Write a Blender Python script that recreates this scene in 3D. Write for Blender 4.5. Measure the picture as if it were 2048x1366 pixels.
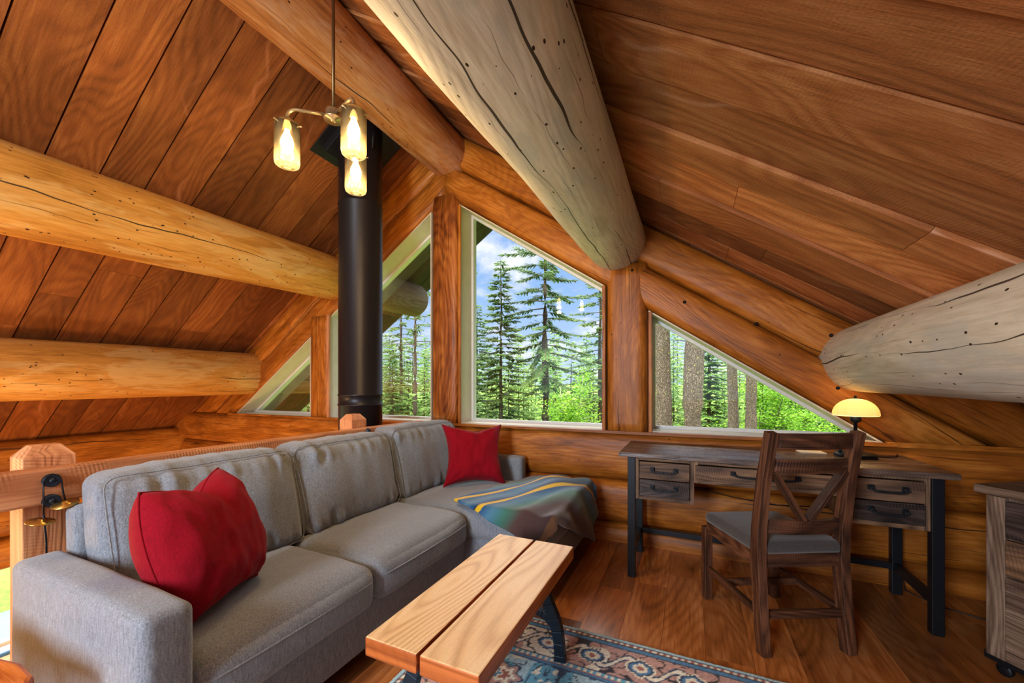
import bpy, bmesh, math, random
import numpy as np
from mathutils import Vector, Matrix, noise
PI = math.pi
S = bpy.context.scene
COL = S.collection
for o in list(bpy.data.objects):
    bpy.data.objects.remove(o)

# ------------------------------------------------------------ camera
cd = bpy.data.cameras.new('camera')
cam = bpy.data.objects.new('camera', cd)
COL.objects.link(cam)
cam.location = (0, 0, 1.18)
cam.rotation_euler = (PI / 2, 0, math.radians(24.43))
cd.sensor_width = 36
cd.lens = 36 * 787 / 2048
cd.shift_y = 90 / 2048
cd.clip_start = 0.02
cd.clip_end = 400
S.camera = cam
S.view_settings.view_transform = 'Standard'
S.view_settings.look = 'None'
S.view_settings.exposure = 0.5
S.view_settings.gamma = 1
S.view_settings.use_curve_mapping = False
S.cycles.max_bounces = 7
S.cycles.diffuse_bounces = 4
S.cycles.glossy_bounces = 3
S.cycles.transparent_max_bounces = 16
S.cycles.sample_clamp_indirect = 6
S.cycles.caustics_reflective = False
S.cycles.caustics_refractive = False

# ------------------------------------------------------------ node helper
def lin(h):
    h = h.lstrip('#')
    c = [int(h[i:i + 2], 16) / 255 for i in (0, 2, 4)]
    return tuple((x / 12.92 if x <= .04045 else ((x + .055) / 1.055) ** 2.4) for x in c) + (1,)

class NT:
    def __init__(s, nt):
        s.nt = nt
        s.n = nt.nodes
        s.l = nt.links
    def put(s, sock, v):
        if isinstance(v, bpy.types.NodeSocket):
            s.l.new(v, sock)
        else:
            if hasattr(sock.default_value, '__len__') and not hasattr(v, '__len__'):
                v = [v] * len(sock.default_value)
            sock.default_value = v
    def node(s, typ, props=None, **ins):
        n = s.n.new(typ)
        for k, v in (props or {}).items():
            setattr(n, k, v)
        for k, v in ins.items():
            key = int(k[1:]) if k[0] == '_' and k[1:].isdigit() else k.replace('_', ' ')
            s.put(n.inputs[key], v)
        return n
    def m(s, op, a, b=0.0, c=0.0, clamp=False):
        n = s.n.new('ShaderNodeMath')
        n.operation = op
        n.use_clamp = clamp
        for i, v in enumerate((a, b, c)):
            s.put(n.inputs[i], v)
        return n.outputs[0]
    def noise(s, vec, scale=1.0, detail=3.0, rough=.5, dist=0.0, dim='3D'):
        n = s.node('ShaderNodeTexNoise', {'noise_dimensions': dim}, Vector=vec, Scale=scale, Detail=detail, Roughness=rough, Distortion=dist)
        return n.outputs[0]
    def vor(s, vec, scale=1.0, feat='F1', rnd=1.0):
        n = s.node('ShaderNodeTexVoronoi', {'feature': feat}, Vector=vec, Scale=scale, Randomness=rnd)
        return n.outputs
    def ramp(s, f, stops, mode='LINEAR'):
        n = s.n.new('ShaderNodeValToRGB')
        n.color_ramp.interpolation = mode
        e = n.color_ramp.elements
        while len(e) < len(stops):
            e.new(.5)
        for i, (p, c) in enumerate(stops):
            e[i].position = p
            e[i].color = c if hasattr(c, '__len__') else (c, c, c, 1)
        s.put(n.inputs[0], f)
        return n.outputs[0]
    def mix(s, f, a, b, mode='MIX'):
        n = s.n.new('ShaderNodeMix')
        n.data_type = 'RGBA'
        n.blend_type = mode
        s.put(n.inputs[0], f)
        s.put(n.inputs[6], a)
        s.put(n.inputs[7], b)
        return n.outputs[2]
    def scale(s, v, x, y, z=1.0):
        return s.node('ShaderNodeVectorMath', {'operation': 'MULTIPLY'}, _0=v, _1=(x, y, z)).outputs[0]
    def comb(s, x=0.0, y=0.0, z=0.0):
        return s.node('ShaderNodeCombineXYZ', None, X=x, Y=y, Z=z).outputs[0]
    def sep(s, v):
        return s.node('ShaderNodeSeparateXYZ', None, _0=v).outputs
    def bump(s, h, strength=.3, dist=.01):
        return s.node('ShaderNodeBump', None, Strength=strength, Distance=dist, Height=h).outputs[0]
    def smooth(s, v, a, b):
        n = s.node('ShaderNodeMapRange', {'interpolation_type': 'SMOOTHSTEP'}, Value=v)
        n.inputs[1].default_value = a
        n.inputs[2].default_value = b
        n.inputs[3].default_value = 0
        n.inputs[4].default_value = 1
        return n.outputs[0]

def new_mat(name):
    m = bpy.data.materials.new(name)
    m.use_nodes = True
    m.node_tree.nodes.clear()
    t = NT(m.node_tree)
    out = t.n.new('ShaderNodeOutputMaterial')
    b = t.n.new('ShaderNodeBsdfPrincipled')
    t.l.new(b.outputs[0], out.inputs[0])
    return m, t, b, out

def setp(t, b, **k):
    for n, v in k.items():
        t.put(b.inputs[n.replace('_', ' ')], v)

# ------------------------------------------------------------ world
W = bpy.data.worlds.new('sky')
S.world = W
W.use_nodes = True
W.node_tree.nodes.clear()
t = NT(W.node_tree)
gen = t.node('ShaderNodeTexCoord').outputs['Generated']
sx = t.sep(gen)
z = t.m('MAXIMUM', sx[2], 0.02)
grad = t.ramp(z, [(0.0, lin('#c4d8f0')), (.22, lin('#97bdee')), (.45, lin('#6a9fe6')), (1, lin('#4a86dc'))])
pl = t.comb(t.m('DIVIDE', sx[0], t.m('ADD', z, .25)), t.m('DIVIDE', sx[1], t.m('ADD', z, .25)), 0.0)
cl = t.noise(pl, 2.3, 7, .58, .3)
cf = t.smooth(cl, .47, .66)
skyc = t.mix(cf, grad, lin('#f2f4fa'))
skyc = t.mix(t.smooth(sx[2], .40, .52), skyc, (.95, .91, .84, 1))
high = t.m('ADD', .88, t.m('MULTIPLY', t.smooth(sx[2], .40, .52), 11.0))   # upper sky, out of view, boosted to light the interior
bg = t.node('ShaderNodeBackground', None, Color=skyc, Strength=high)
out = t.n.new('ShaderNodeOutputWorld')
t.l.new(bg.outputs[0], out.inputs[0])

# ------------------------------------------------------------ lights
def light(name, typ, loc, energy, color, rot=(0, 0, 0), **kw):
    d = bpy.data.lights.new(name, typ)
    d.energy = energy
    d.color = color
    for k, v in kw.items():
        setattr(d, k, v)
    o = bpy.data.objects.new(name, d)
    COL.objects.link(o)
    o.location = loc
    o.rotation_euler = rot
    return o

def aim(o, d):
    o.rotation_euler = Vector(d).to_track_quat('-Z', 'Y').to_euler()

sun = light('sun', 'SUN', (0, 0, 30), 2.0, (1, .95, .86), angle=.02)
aim(sun, (.42, .50, -.62))
# daylight that enters by the rear gable windows behind the photographer
a = light('rear_window_light', 'AREA', (-1.2, -2.3, 1.7), 120, (.84, .91, 1.0), shape='RECTANGLE', size=.8, size_y=1.7)
aim(a, (.12, 1, -.0))
light('right_ceiling_fill', 'POINT', (1.0, -.8, 1.38), 15, (1, .88, .76), shadow_soft_size=.12)  # unseen fill added behind the camera to brighten the right ceiling
# warm chandelier and wall lamps of the great room below, left of the loft
light('great_room_lamp', 'POINT', (-4.0, -.4, .3), 120, (1, .60, .24), shadow_soft_size=.25)
light('great_room_lamp_low', 'POINT', (-4.4, 1.6, -1.4), 80, (1, .60, .24), shadow_soft_size=.25)

# ------------------------------------------------------------ materials
def wood(name, light_c, mid_c, dark_c, rough=.5, streak=1.0, knots=.5, cracks=0.0, holes=0.0, saw=0.0,
         tint=.25, patch=None, bumpk=.3, rings=.5, spec=.3, vs=1.0, kscale=1.0, speck=0.0, wane=None):
    m, t, b, out = new_mat(name)
    uv = t.node('ShaderNodeUVMap').outputs[0]
    rnd = t.node('ShaderNodeAttribute', {'attribute_name': 'rnd'}).outputs['Fac']
    oi = t.node('ShaderNodeObjectInfo').outputs['Random']
    off = t.comb(t.m('MULTIPLY', oi, 37.0), t.m('MULTIPLY', oi, 11.0), 0.0)
    P = t.node('ShaderNodeVectorMath', {'operation': 'ADD'}, _0=uv, _1=off).outputs[0]
    s = t.sep(P)
    wob = t.noise(t.scale(P, 1.3, 3.0), 1.0, 2, .5)
    fine = t.noise(t.scale(P, 4.0, 120 * vs), 1.0, 5, .68, .5)
    broad = t.noise(t.scale(P, 1.1, 9 * vs), 1.0, 6, .66, .9)
    cont = t.m('ADD', t.noise(t.scale(P, .55, 3.6 * vs), 1.0, 1.5, .4, .3), t.m('MULTIPLY', s[1], .35 * vs))
    ring = t.m('POWER', t.m('MULTIPLY', t.m('ADD', t.m('SINE', t.m('MULTIPLY', cont, 165.0)), 1.0), .5), .6)
    f = t.m('ADD', t.m('MULTIPLY', broad, .62 * streak), t.m('MULTIPLY', fine, .38 * streak))
    f = t.m('ADD', t.m('MULTIPLY', t.m('SUBTRACT', f, .5 * streak), 2.3), .5)
    f = t.m('ADD', f, t.m('MULTIPLY', t.m('SUBTRACT', ring, .6), .5 * rings), 0, True)
    col = t.ramp(f, [(.12, dark_c), (.5, mid_c), (.85, light_c)])
    if patch:
        pf = t.smooth(t.noise(t.scale(P, 1.3, 4.2), 1.3, 4, .62, .5), .50, .60)
        col = t.mix(t.m('MULTIPLY', pf, .5), col, patch)
    h = t.m('ADD', t.m('MULTIPLY', fine, .6), t.m('MULTIPLY', ring, .25))
    if speck:
        sn = t.noise(t.scale(P, 85, 150), 1.0, 4, .75)
        kk = t.m('ADD', 1.0, t.m('MULTIPLY', t.m('SUBTRACT', sn, .5), 1.6 * speck))
        col = t.mix(1.0, col, t.comb(kk, kk, kk), 'MULTIPLY')
        h = t.m('ADD', h, t.m('MULTIPLY', sn, .8 * speck))
    if wane:
        wv = t.m('ADD', t.m('MULTIPLY', s[1], 2.3), t.m('MULTIPLY', t.noise(t.scale(P, .8, .3), 1, 3, .6), 1.6))
        wd = t.m('ABSOLUTE', t.m('SUBTRACT', t.m('FRACT', wv), .5))
        wm = t.m('MULTIPLY', t.m('SUBTRACT', 1.0, t.smooth(wd, .0, .045)), t.smooth(t.noise(t.scale(P, 1.6, .8), 1, 3), .42, .6))
        col = t.mix(t.m('MULTIPLY', wm, .55), col, wane)
    if knots:
        kp = t.node('ShaderNodeVectorMath', {'operation': 'ADD'}, _0=t.scale(P, 1.5 * kscale, 3.6 * kscale), _1=t.comb(0.0, t.m('MULTIPLY', wob, .25), 0.0)).outputs[0]
        vo = t.vor(kp, 1.0)
        d = vo[0]
        cr = t.sep(vo[1])[0]
        size = t.m('ADD', .02, t.m('MULTIPLY', cr, .075))
        q = t.m('DIVIDE', d, size)
        kn = t.m('MULTIPLY', t.m('SUBTRACT', 1.0, t.smooth(q, .55, 1.25)), t.m('GREATER_THAN', cr, 1.0 - knots))
        ha = t.m('MULTIPLY', t.m('SUBTRACT', 1.0, t.smooth(q, .9, 3.6)), t.m('GREATER_THAN', cr, 1.0 - knots))
        kr = t.m('ADD', t.m('MULTIPLY', t.m('SINE', t.m('MULTIPLY', q, 9.0)), .2), .8)
        col = t.mix(t.m('MULTIPLY', ha, .42), col, dark_c)
        col = t.mix(t.m('MULTIPLY', kn, kr), col, tuple(x * .35 for x in dark_c[:3]) + (1,))
        h = t.m('SUBTRACT', h, t.m('MULTIPLY', kn, .8))
    if holes:
        vh = t.vor(t.scale(P, 17, 30), 1.0)
        hm = t.m('MULTIPLY', t.m('LESS_THAN', vh[0], .13), t.m('GREATER_THAN', t.sep(vh[1])[1], 1.0 - holes))
        hm = t.m('MULTIPLY', hm, t.m('GREATER_THAN', t.noise(t.scale(P, 1.2, 2.0), 1, 2), .47))
        col = t.mix(hm, col, (.03, .012, .006, 1))
        h = t.m('SUBTRACT', h, hm)
    if cracks:
        ww = t.m('ADD', t.m('MULTIPLY', s[1], 5.5), t.m('MULTIPLY', t.noise(t.scale(P, .8, .6), 1, 3, .6), 1.1))
        fr = t.m('FRACT', ww)
        cell = t.m('FLOOR', ww)
        mask = t.noise(t.comb(t.m('MULTIPLY', s[0], .9), t.m('MULTIPLY', cell, 7.3), 3.0), 1, 2)
        wid = t.m('MULTIPLY', t.smooth(mask, .47 - .10 * max(0, cracks - 1), .7), .030 * min(cracks, 1.2))
        cm = t.m('LESS_THAN', t.m('ABSOLUTE', t.m('SUBTRACT', fr, .5)), wid)
        col = t.mix(t.m('MULTIPLY', cm, .93), col, (.018, .009, .006, 1))
        h = t.m('SUBTRACT', h, t.m('MULTIPLY', cm, 2.5))
        w2 = t.m('ADD', t.m('MULTIPLY', s[1], 21), t.m('MULTIPLY', t.noise(t.scale(P, 1.6, 1.2), 1, 3, .6), 3.0))
        m2 = t.noise(t.comb(t.m('MULTIPLY', s[0], 2.0), t.m('MULTIPLY', t.m('FLOOR', w2), 5.1), 9.0), 1, 2)
        c2 = t.m('LESS_THAN', t.m('ABSOLUTE', t.m('SUBTRACT', t.m('FRACT', w2), .5)), t.m('MULTIPLY', t.smooth(m2, .5, .75), .06))
        col = t.mix(t.m('MULTIPLY', c2, .6), col, tuple(x * .4 for x in dark_c[:3]) + (1,))
    if saw:
        sp = t.m('ADD', t.m('MULTIPLY', s[0], 520), t.m('MULTIPLY', s[1], 90.0))
        sw = t.m('MULTIPLY', t.m('SINE', t.m('ADD', sp, t.m('MULTIPLY', wob, 5.0))), t.smooth(t.noise(t.scale(P, 3, 7), 1, 2), .42, .6))
        h = t.m('ADD', h, t.m('MULTIPLY', sw, .30 * saw))
        col = t.mix(t.m('MULTIPLY', t.m('MAXIMUM', t.m('MULTIPLY', sw, -1.0), 0.0), .30 * saw), col, dark_c)
    k = t.m('ADD', 1.0 - tint, t.m('MULTIPLY', rnd, 2 * tint))
    col = t.mix(1.0, col, t.comb(k, k, k), 'MULTIPLY')
    n = t.bump(h, bumpk, .006)
    setp(t, b, Base_Color=col, Roughness=t.m('ADD', rough - .08, t.m('MULTIPLY', fine, .16)), Normal=n, Specular_IOR_Level=spec)
    return m

def flat(name, c, rough=.6, metal=0.0, noise_amt=.12, nscale=40, bump=.1, spec=.4, **kw):
    m, t, b, out = new_mat(name)
    tc = t.node('ShaderNodeTexCoord').outputs['Object']
    n = t.noise(tc, nscale, 4, .6)
    k = t.m('ADD', 1 - noise_amt, t.m('MULTIPLY', n, noise_amt * 2))
    col = t.mix(1.0, c, t.comb(k, k, k), 'MULTIPLY')
    setp(t, b, Base_Color=col, Roughness=rough, Metallic=metal, Normal=t.bump(n, bump, .002), Specular_IOR_Level=spec, **kw)
    return m

def fabric(name, c1, c2, scale=420, weave=.6, wr=.35, sheen=.3, folds=5.0):
    m, t, b, out = new_mat(name)
    tc = t.node('ShaderNodeTexCoord').outputs['Object']
    s = t.sep(tc)
    n1 = t.noise(tc, scale, 3, .7)
    n2 = t.noise(t.scale(tc, 60, 60, 9), 4.0, 3, .6)
    n3 = t.noise(tc, folds, 3, .5, .6)
    f = t.m('ADD', t.m('MULTIPLY', n1, .55), t.m('MULTIPLY', n2, .45))
    col = t.ramp(f, [(.3, c1), (.68, c2)])
    h = t.m('ADD', t.m('MULTIPLY', n1, .25), t.m('MULTIPLY', n3, wr * 6))
    setp(t, b, Base_Color=col, Roughness=.9, Normal=t.bump(h, .45, .006), Specular_IOR_Level=.15, Sheen_Weight=sheen, Sheen_Roughness=.5)
    return m

M = {}
M['log_pale'] = wood('log_pale', lin('#e2e0d4'), lin('#cbc6b6'), lin('#a29680'), .6, .8, .12, 1.6, .5, 0, .05, lin('#b2b8b4'), .5, .12, vs=.55)
M['log_warmlit'] = wood('log_warmlit', lin('#e0ae60'), lin('#ca8f40'), lin('#94601f'), .55, .9, .14, .8, .7, 0, .05, lin('#dcb878'), .5, .12, vs=.6)  # pale purlin wood with the great room's warm light put into its colour
M['log_ridge'] = wood('log_ridge', lin('#d8a878'), lin('#b87c48'), lin('#7c4826'), .55, 1.0, .22, .8, .35, 0, .05, lin('#c4a084'), .5, .2, vs=.6)
M['log_stain'] = wood('log_stain', lin('#c8843a'), lin('#a4601c'), lin('#5e300c'), .42, 1.0, .34, .8, .05, 0, .10, lin('#84481a'), .4, .2, vs=.6)
M['post_stain'] = wood('post_stain', lin('#bc7434'), lin('#96521c'), lin('#4c2008'), .42, 1.25, .25, .4, 0, 0, .08, lin('#733410'), .4, .5, vs=.7)
M['ceil'] = wood('ceiling_wood', lin('#d09460'), lin('#a9683a'), lin('#6c3c20'), .58, .62, .22, 0, 0, .22, .50, None, .8, .35, vs=.6, speck=.55, wane=lin('#d9a98a'))
M['ceil_left_dim'] = wood('ceiling_wood_left_dim', lin('#b57238'), lin('#8e5024'), lin('#5c3014'), .58, .62, .22, 0, 0, .22, .40, None, .7, .3, vs=.6, speck=.4, wane=lin('#c07a50'))  # same boards; weaker light on the left slope put into a darker colour
M['soffit'] = wood('soffit_wood', lin('#3c3028'), lin('#28201a'), lin('#14100c'), .8, 1, .3, 0, 0, .5, .2)
M['log_grey'] = wood('log_grey', lin('#5e5448'), lin('#443a30'), lin('#261f1a'), .8, 1, .2, .8, .2)
M['rail'] = wood('rail_wood', lin('#dca878'), lin('#c4855a'), lin('#985c38'), .55, .8, .22, .15, 0, .8, .08, None, .4, .5)
M['floor'] = wood('floor_wood', lin('#c08450'), lin('#96592a'), lin('#542a10'), .30, .8, .05, 0, 0, 0, .55, None, .10, .28, .8, .7, .6, speck=.3)
M['table'] = wood('table_wood', lin('#fae2b4'), lin('#efca94'), lin('#c0905a'), .42, .40, .10, 0, 0, 0, .04, None, .6, .55, .5, .7, speck=.2)
M['table_edge'] = wood('table_edge_wood', lin('#d47a3c'), lin('#b4602a'), lin('#7c3a18'), .4, .9, .2, 0, 0, .5, .05)
M['dark_wood'] = wood('dark_wood', lin('#7a4e34'), lin('#4c2e1e'), lin('#20120c'), .42, 1.1, .2, .3, 0, .5, .12, None, .5, .5, .45)
M['desk_top'] = wood('desk_top_wood', lin('#8a7262'), lin('#5c4a40'), lin('#2c2220'), .25, 1.1, .2, .3, 0, .5, .1, None, .6, .6, .6)
M['drawer'] = wood('drawer_wood', lin('#a07c5c'), lin('#74563e'), lin('#3e2a1e'), .5, 1.2, .2, .3, 0, .4, .25, lin('#564236'), .5, .7)
M['drawer_dark'] = wood('drawer_dark_wood', lin('#544640'), lin('#342a26'), lin('#151010'), .42, 1.2, .2, .3, 0, 1.0, .1)
M['cab_wood'] = wood('cabinet_wood', lin('#a08a78'), lin('#75604f'), lin('#433228'), .5, 1.1, .2, .2, 0, .35, .2)
M['live'] = wood('live_edge_wood', lin('#d8803c'), lin('#ac561c'), lin('#662c0a'), .3, 1.2, .2, 0, 0, 0, .1)
M['cream'] = flat('cream_window_paint', lin('#cdc6b2'), .5, 0, .12, 9)
M['white_trim'] = flat('white_vinyl', lin('#d6d8d8'), .4)
M['iron'] = flat('black_iron', lin('#23262b'), .42, .6, .2, 60, .2)
M['blue_iron'] = flat('blued_iron', lin('#26323f'), .4, .5, .2, 50, .2)
M['pipe'] = flat('stove_pipe_black', lin('#26252a'), .38, .55, .15, 5, .03)
M['flash'] = flat('flashing_black', lin('#1c1d22'), .45, .3)
M['brass'] = flat('brass', lin('#b9924a'), .28, .9)
M['bronze'] = flat('warm_bronze', lin('#6e5a40'), .35, .85)
M['nickel'] = flat('pale_brass', lin('#b8a684'), .3, .8)
M['sofa'] = fabric('grey_sofa_fabric', lin('#525960'), lin('#99a2ac'), 260, wr=.5)
M['seat'] = fabric('dark_seat_fabric', lin('#322e2c'), lin('#504a46'))
M['red'] = fabric('red_velvet', lin('#700210'), lin('#98061e'), 300, .3, .3, .05, 7)
M['white'] = flat('white_plastic', lin('#d8dade'), .4)
M['paper'] = flat('paper', lin('#d8d2c2'), .8)
M['bark'] = None

# bark
def bark_mat(name, c1, c2, lichen=True):
    m, t, b, out = new_mat(name)
    tc = t.node('ShaderNodeTexCoord').outputs['Object']
    P = t.scale(tc, 1, 1, .32)
    P = t.node('ShaderNodeVectorMath', {'operation': 'ADD'}, _0=P, _1=t.scale(t.node('ShaderNodeTexNoise', None, Vector=tc, Scale=9.0).outputs[1], .08, .08, .08)).outputs[0]
    v = t.vor(P, 30, 'DISTANCE_TO_EDGE')[0]
    n = t.noise(tc, 30, 4, .6)
    f = t.m('ADD', t.m('MULTIPLY', t.smooth(v, .0, .3), .38), t.m('MULTIPLY', n, .75))
    col = t.ramp(f, [(.15, tuple(x * .35 for x in c1[:3]) + (1,)), (.5, c1), (.9, c2)])
    if lichen:
        vl = t.vor(tc, 13)
        lm = t.m('MULTIPLY', t.m('LESS_THAN', vl[0], .16), t.m('GREATER_THAN', t.sep(vl[1])[0], .84))
        col = t.mix(lm, col, lin('#b4c23c'))
    setp(t, b, Base_Color=col, Roughness=.9, Normal=t.bump(f, .9, .03), Specular_IOR_Level=.1)
    return m
M['bark'] = bark_mat('pine_bark', lin('#4e453c'), lin('#7a6e60'))
M['bark_dark'] = bark_mat('dark_bark', lin('#4e463c'), lin('#7c7264'), False)
M['bark_pale'] = bark_mat('pale_bark', lin('#a39c8c'), lin('#cfc8b8'), False)

def leaf_mat(name, cs, trans=.35):
    m, t, b, out = new_mat(name)
    rnd = t.node('ShaderNodeAttribute', {'attribute_name': 'rnd'}).outputs['Fac']
    oi = t.node('ShaderNodeObjectInfo').outputs['Random']
    f = t.m('ADD', t.m('MULTIPLY', rnd, .75), t.m('MULTIPLY', oi, .25))
    col = t.ramp(f, [(i / (len(cs) - 1), lin(c)) for i, c in enumerate(cs)])
    setp(t, b, Base_Color=col, Roughness=.6, Specular_IOR_Level=.2)
    tr = t.node('ShaderNodeBsdfTranslucent', None, Color=col)
    mx = t.node('ShaderNodeMixShader', None, _0=trans)
    t.l.new(b.outputs[0], mx.inputs[1])
    t.l.new(tr.outputs[0], mx.inputs[2])
    t.l.new(mx.outputs[0], out.inputs[0])
    return m
M['needle'] = leaf_mat('conifer_needles', ['#223e26', '#365529', '#506c2f', '#788c3c'])
M['needle_far'] = leaf_mat('far_conifer_needles', ['#33592e', '#4a7134', '#688b3e', '#8aa24c'])
M['leaf'] = leaf_mat('spring_leaves', ['#467818', '#5c8c20', '#76a22c', '#90b642'], .5)
M['brown_needle'] = leaf_mat('dead_needles', ['#b06a20', '#d8922c'])

def glass_mat():
    m, t, b, out = new_mat('window_glass')
    fr = t.node('ShaderNodeFresnel', None, IOR=1.45).outputs[0]
    tr = t.node('ShaderNodeBsdfTransparent', None, Color=(.97, .98, .98, 1))
    gl = t.node('ShaderNodeBsdfGlossy', None, Color=(1, 1, 1, 1), Roughness=.0)
    mx = t.node('ShaderNodeMixShader', None, _0=t.m('MULTIPLY', fr, .5))
    t.l.new(tr.outputs[0], mx.inputs[1])
    t.l.new(gl.outputs[0], mx.inputs[2])
    t.l.new(mx.outputs[0], out.inputs[0])
    return m
M['glass'] = glass_mat()

def seeded():
    m, t, b, out = new_mat('seeded_glass')
    tc = t.node('ShaderNodeTexCoord').outputs['Object']
    v = t.vor(tc, 260)[0]
    n = t.noise(tc, 130, 3, .6)
    f = t.m('MULTIPLY', t.m('SUBTRACT', 1.0, t.smooth(v, .1, .5)), .7)
    f = t.m('ADD', .010, t.m('MULTIPLY', f, .06))
    tr = t.node('ShaderNodeBsdfTransparent', None, Color=(1, .97, .9, 1))
    tl = t.node('ShaderNodeBsdfTranslucent', None, Color=(1, .80, .34, 1))
    gl = t.node('ShaderNodeBsdfGlossy', None, Color=(1, 1, 1, 1), Roughness=.12)
    m1 = t.node('ShaderNodeMixShader', None, _0=f)
    t.l.new(tr.outputs[0], m1.inputs[1])
    t.l.new(tl.outputs[0], m1.inputs[2])
    fr = t.node('ShaderNodeFresnel', None, IOR=1.5).outputs[0]
    m2 = t.node('ShaderNodeMixShader', None, _0=fr)
    t.l.new(m1.outputs[0], m2.inputs[1])
    t.l.new(gl.outputs[0], m2.inputs[2])
    t.l.new(m2.outputs[0], out.inputs[0])
    return m
M['seeded'] = seeded()

def emit(name, c, s):
    m, t, b, out = new_mat(name)
    setp(t, b, Base_Color=c, Emission_Color=c, Emission_Strength=s)
    return m
M['bulb'] = emit('glowing_bulb', (1, .66, .28, 1), 14)

def opal():
    m, t, b, out = new_mat('opal_glass')
    setp(t, b, Base_Color=(.95, .86, .66, 1), Roughness=.25)
    tl = t.node('ShaderNodeBsdfTranslucent', None, Color=(1, .86, .6, 1))
    mx = t.node('ShaderNodeMixShader', None, _0=.72)
    t.l.new(b.outputs[0], mx.inputs[1])
    t.l.new(tl.outputs[0], mx.inputs[2])
    t.l.new(mx.outputs[0], out.inputs[0])
    return m
M['opal'] = opal()

def ground_mat():
    m, t, b, out = new_mat('grass_ground')
    tc = t.node('ShaderNodeTexCoord').outputs['Object']
    f = t.m('ADD', t.m('MULTIPLY', t.noise(tc, 9, 6, .7), .6), t.m('MULTIPLY', t.noise(tc, .5, 3), .4))
    col = t.ramp(f, [(.3, lin('#33401e')), (.5, lin('#54702a')), (.68, lin('#7c9c3e'))])
    setp(t, b, Base_Color=col, Roughness=.9, Normal=t.bump(f, .6, .1), Specular_IOR_Level=.1)
    return m
M['ground'] = ground_mat()

def blanket_mat():
    m, t, b, out = new_mat('striped_wool')
    uv = t.node('ShaderNodeUVMap').outputs[0]
    v = t.sep(uv)[1]
    n = t.noise(uv, 260, 3, .6)
    vv = t.m('ADD', v, t.m('MULTIPLY', t.m('SUBTRACT', n, .5), .016))
    brown, teal, blue, sky, yel, dk, tan, navy = [lin(x) for x in ('#4c3a38', '#3f7468', '#1f4f80', '#4a7c9c', '#d8b424', '#3a2c2e', '#5a3e2a', '#1c2438')]
    col = t.ramp(vv, [(0, brown), (.13, brown), (.175, teal), (.205, sky), (.235, blue), (.258, blue), (.2585, yel), (.285, yel), (.2855, navy), (.29, blue), (.35, sky), (.395, blue), (.410, navy), (.4105, yel), (.437, yel), (.4375, blue), (.48, sky), (.53, teal), (.60, brown), (.70, dk), (.7005, tan), (.74, tan), (.7405, dk), (.85, lin('#4c1c20'))])
    setp(t, b, Base_Color=col, Roughness=.95, Normal=t.bump(n, .5, .003), Sheen_Weight=.3, Specular_IOR_Level=.1)
    return m
M['blanket'] = blanket_mat()

def rug_mat():
    m, t, b, out = new_mat('woven_rug')
    c = t.node('ShaderNodeAttribute', {'attribute_name': 'pattern'}).outputs['Color']
    tc = t.node('ShaderNodeTexCoord').outputs['Object']
    n = t.noise(tc, 170, 3, .7)
    k = t.m('ADD', .55, t.m('MULTIPLY', n, .9))
    setp(t, b, Base_Color=t.mix(1.0, c, t.comb(k, k, k), 'MULTIPLY'), Roughness=.95, Normal=t.bump(n, .8, .006), Sheen_Weight=.2, Specular_IOR_Level=.1)
    return m
M['rug'] = rug_mat()

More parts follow.
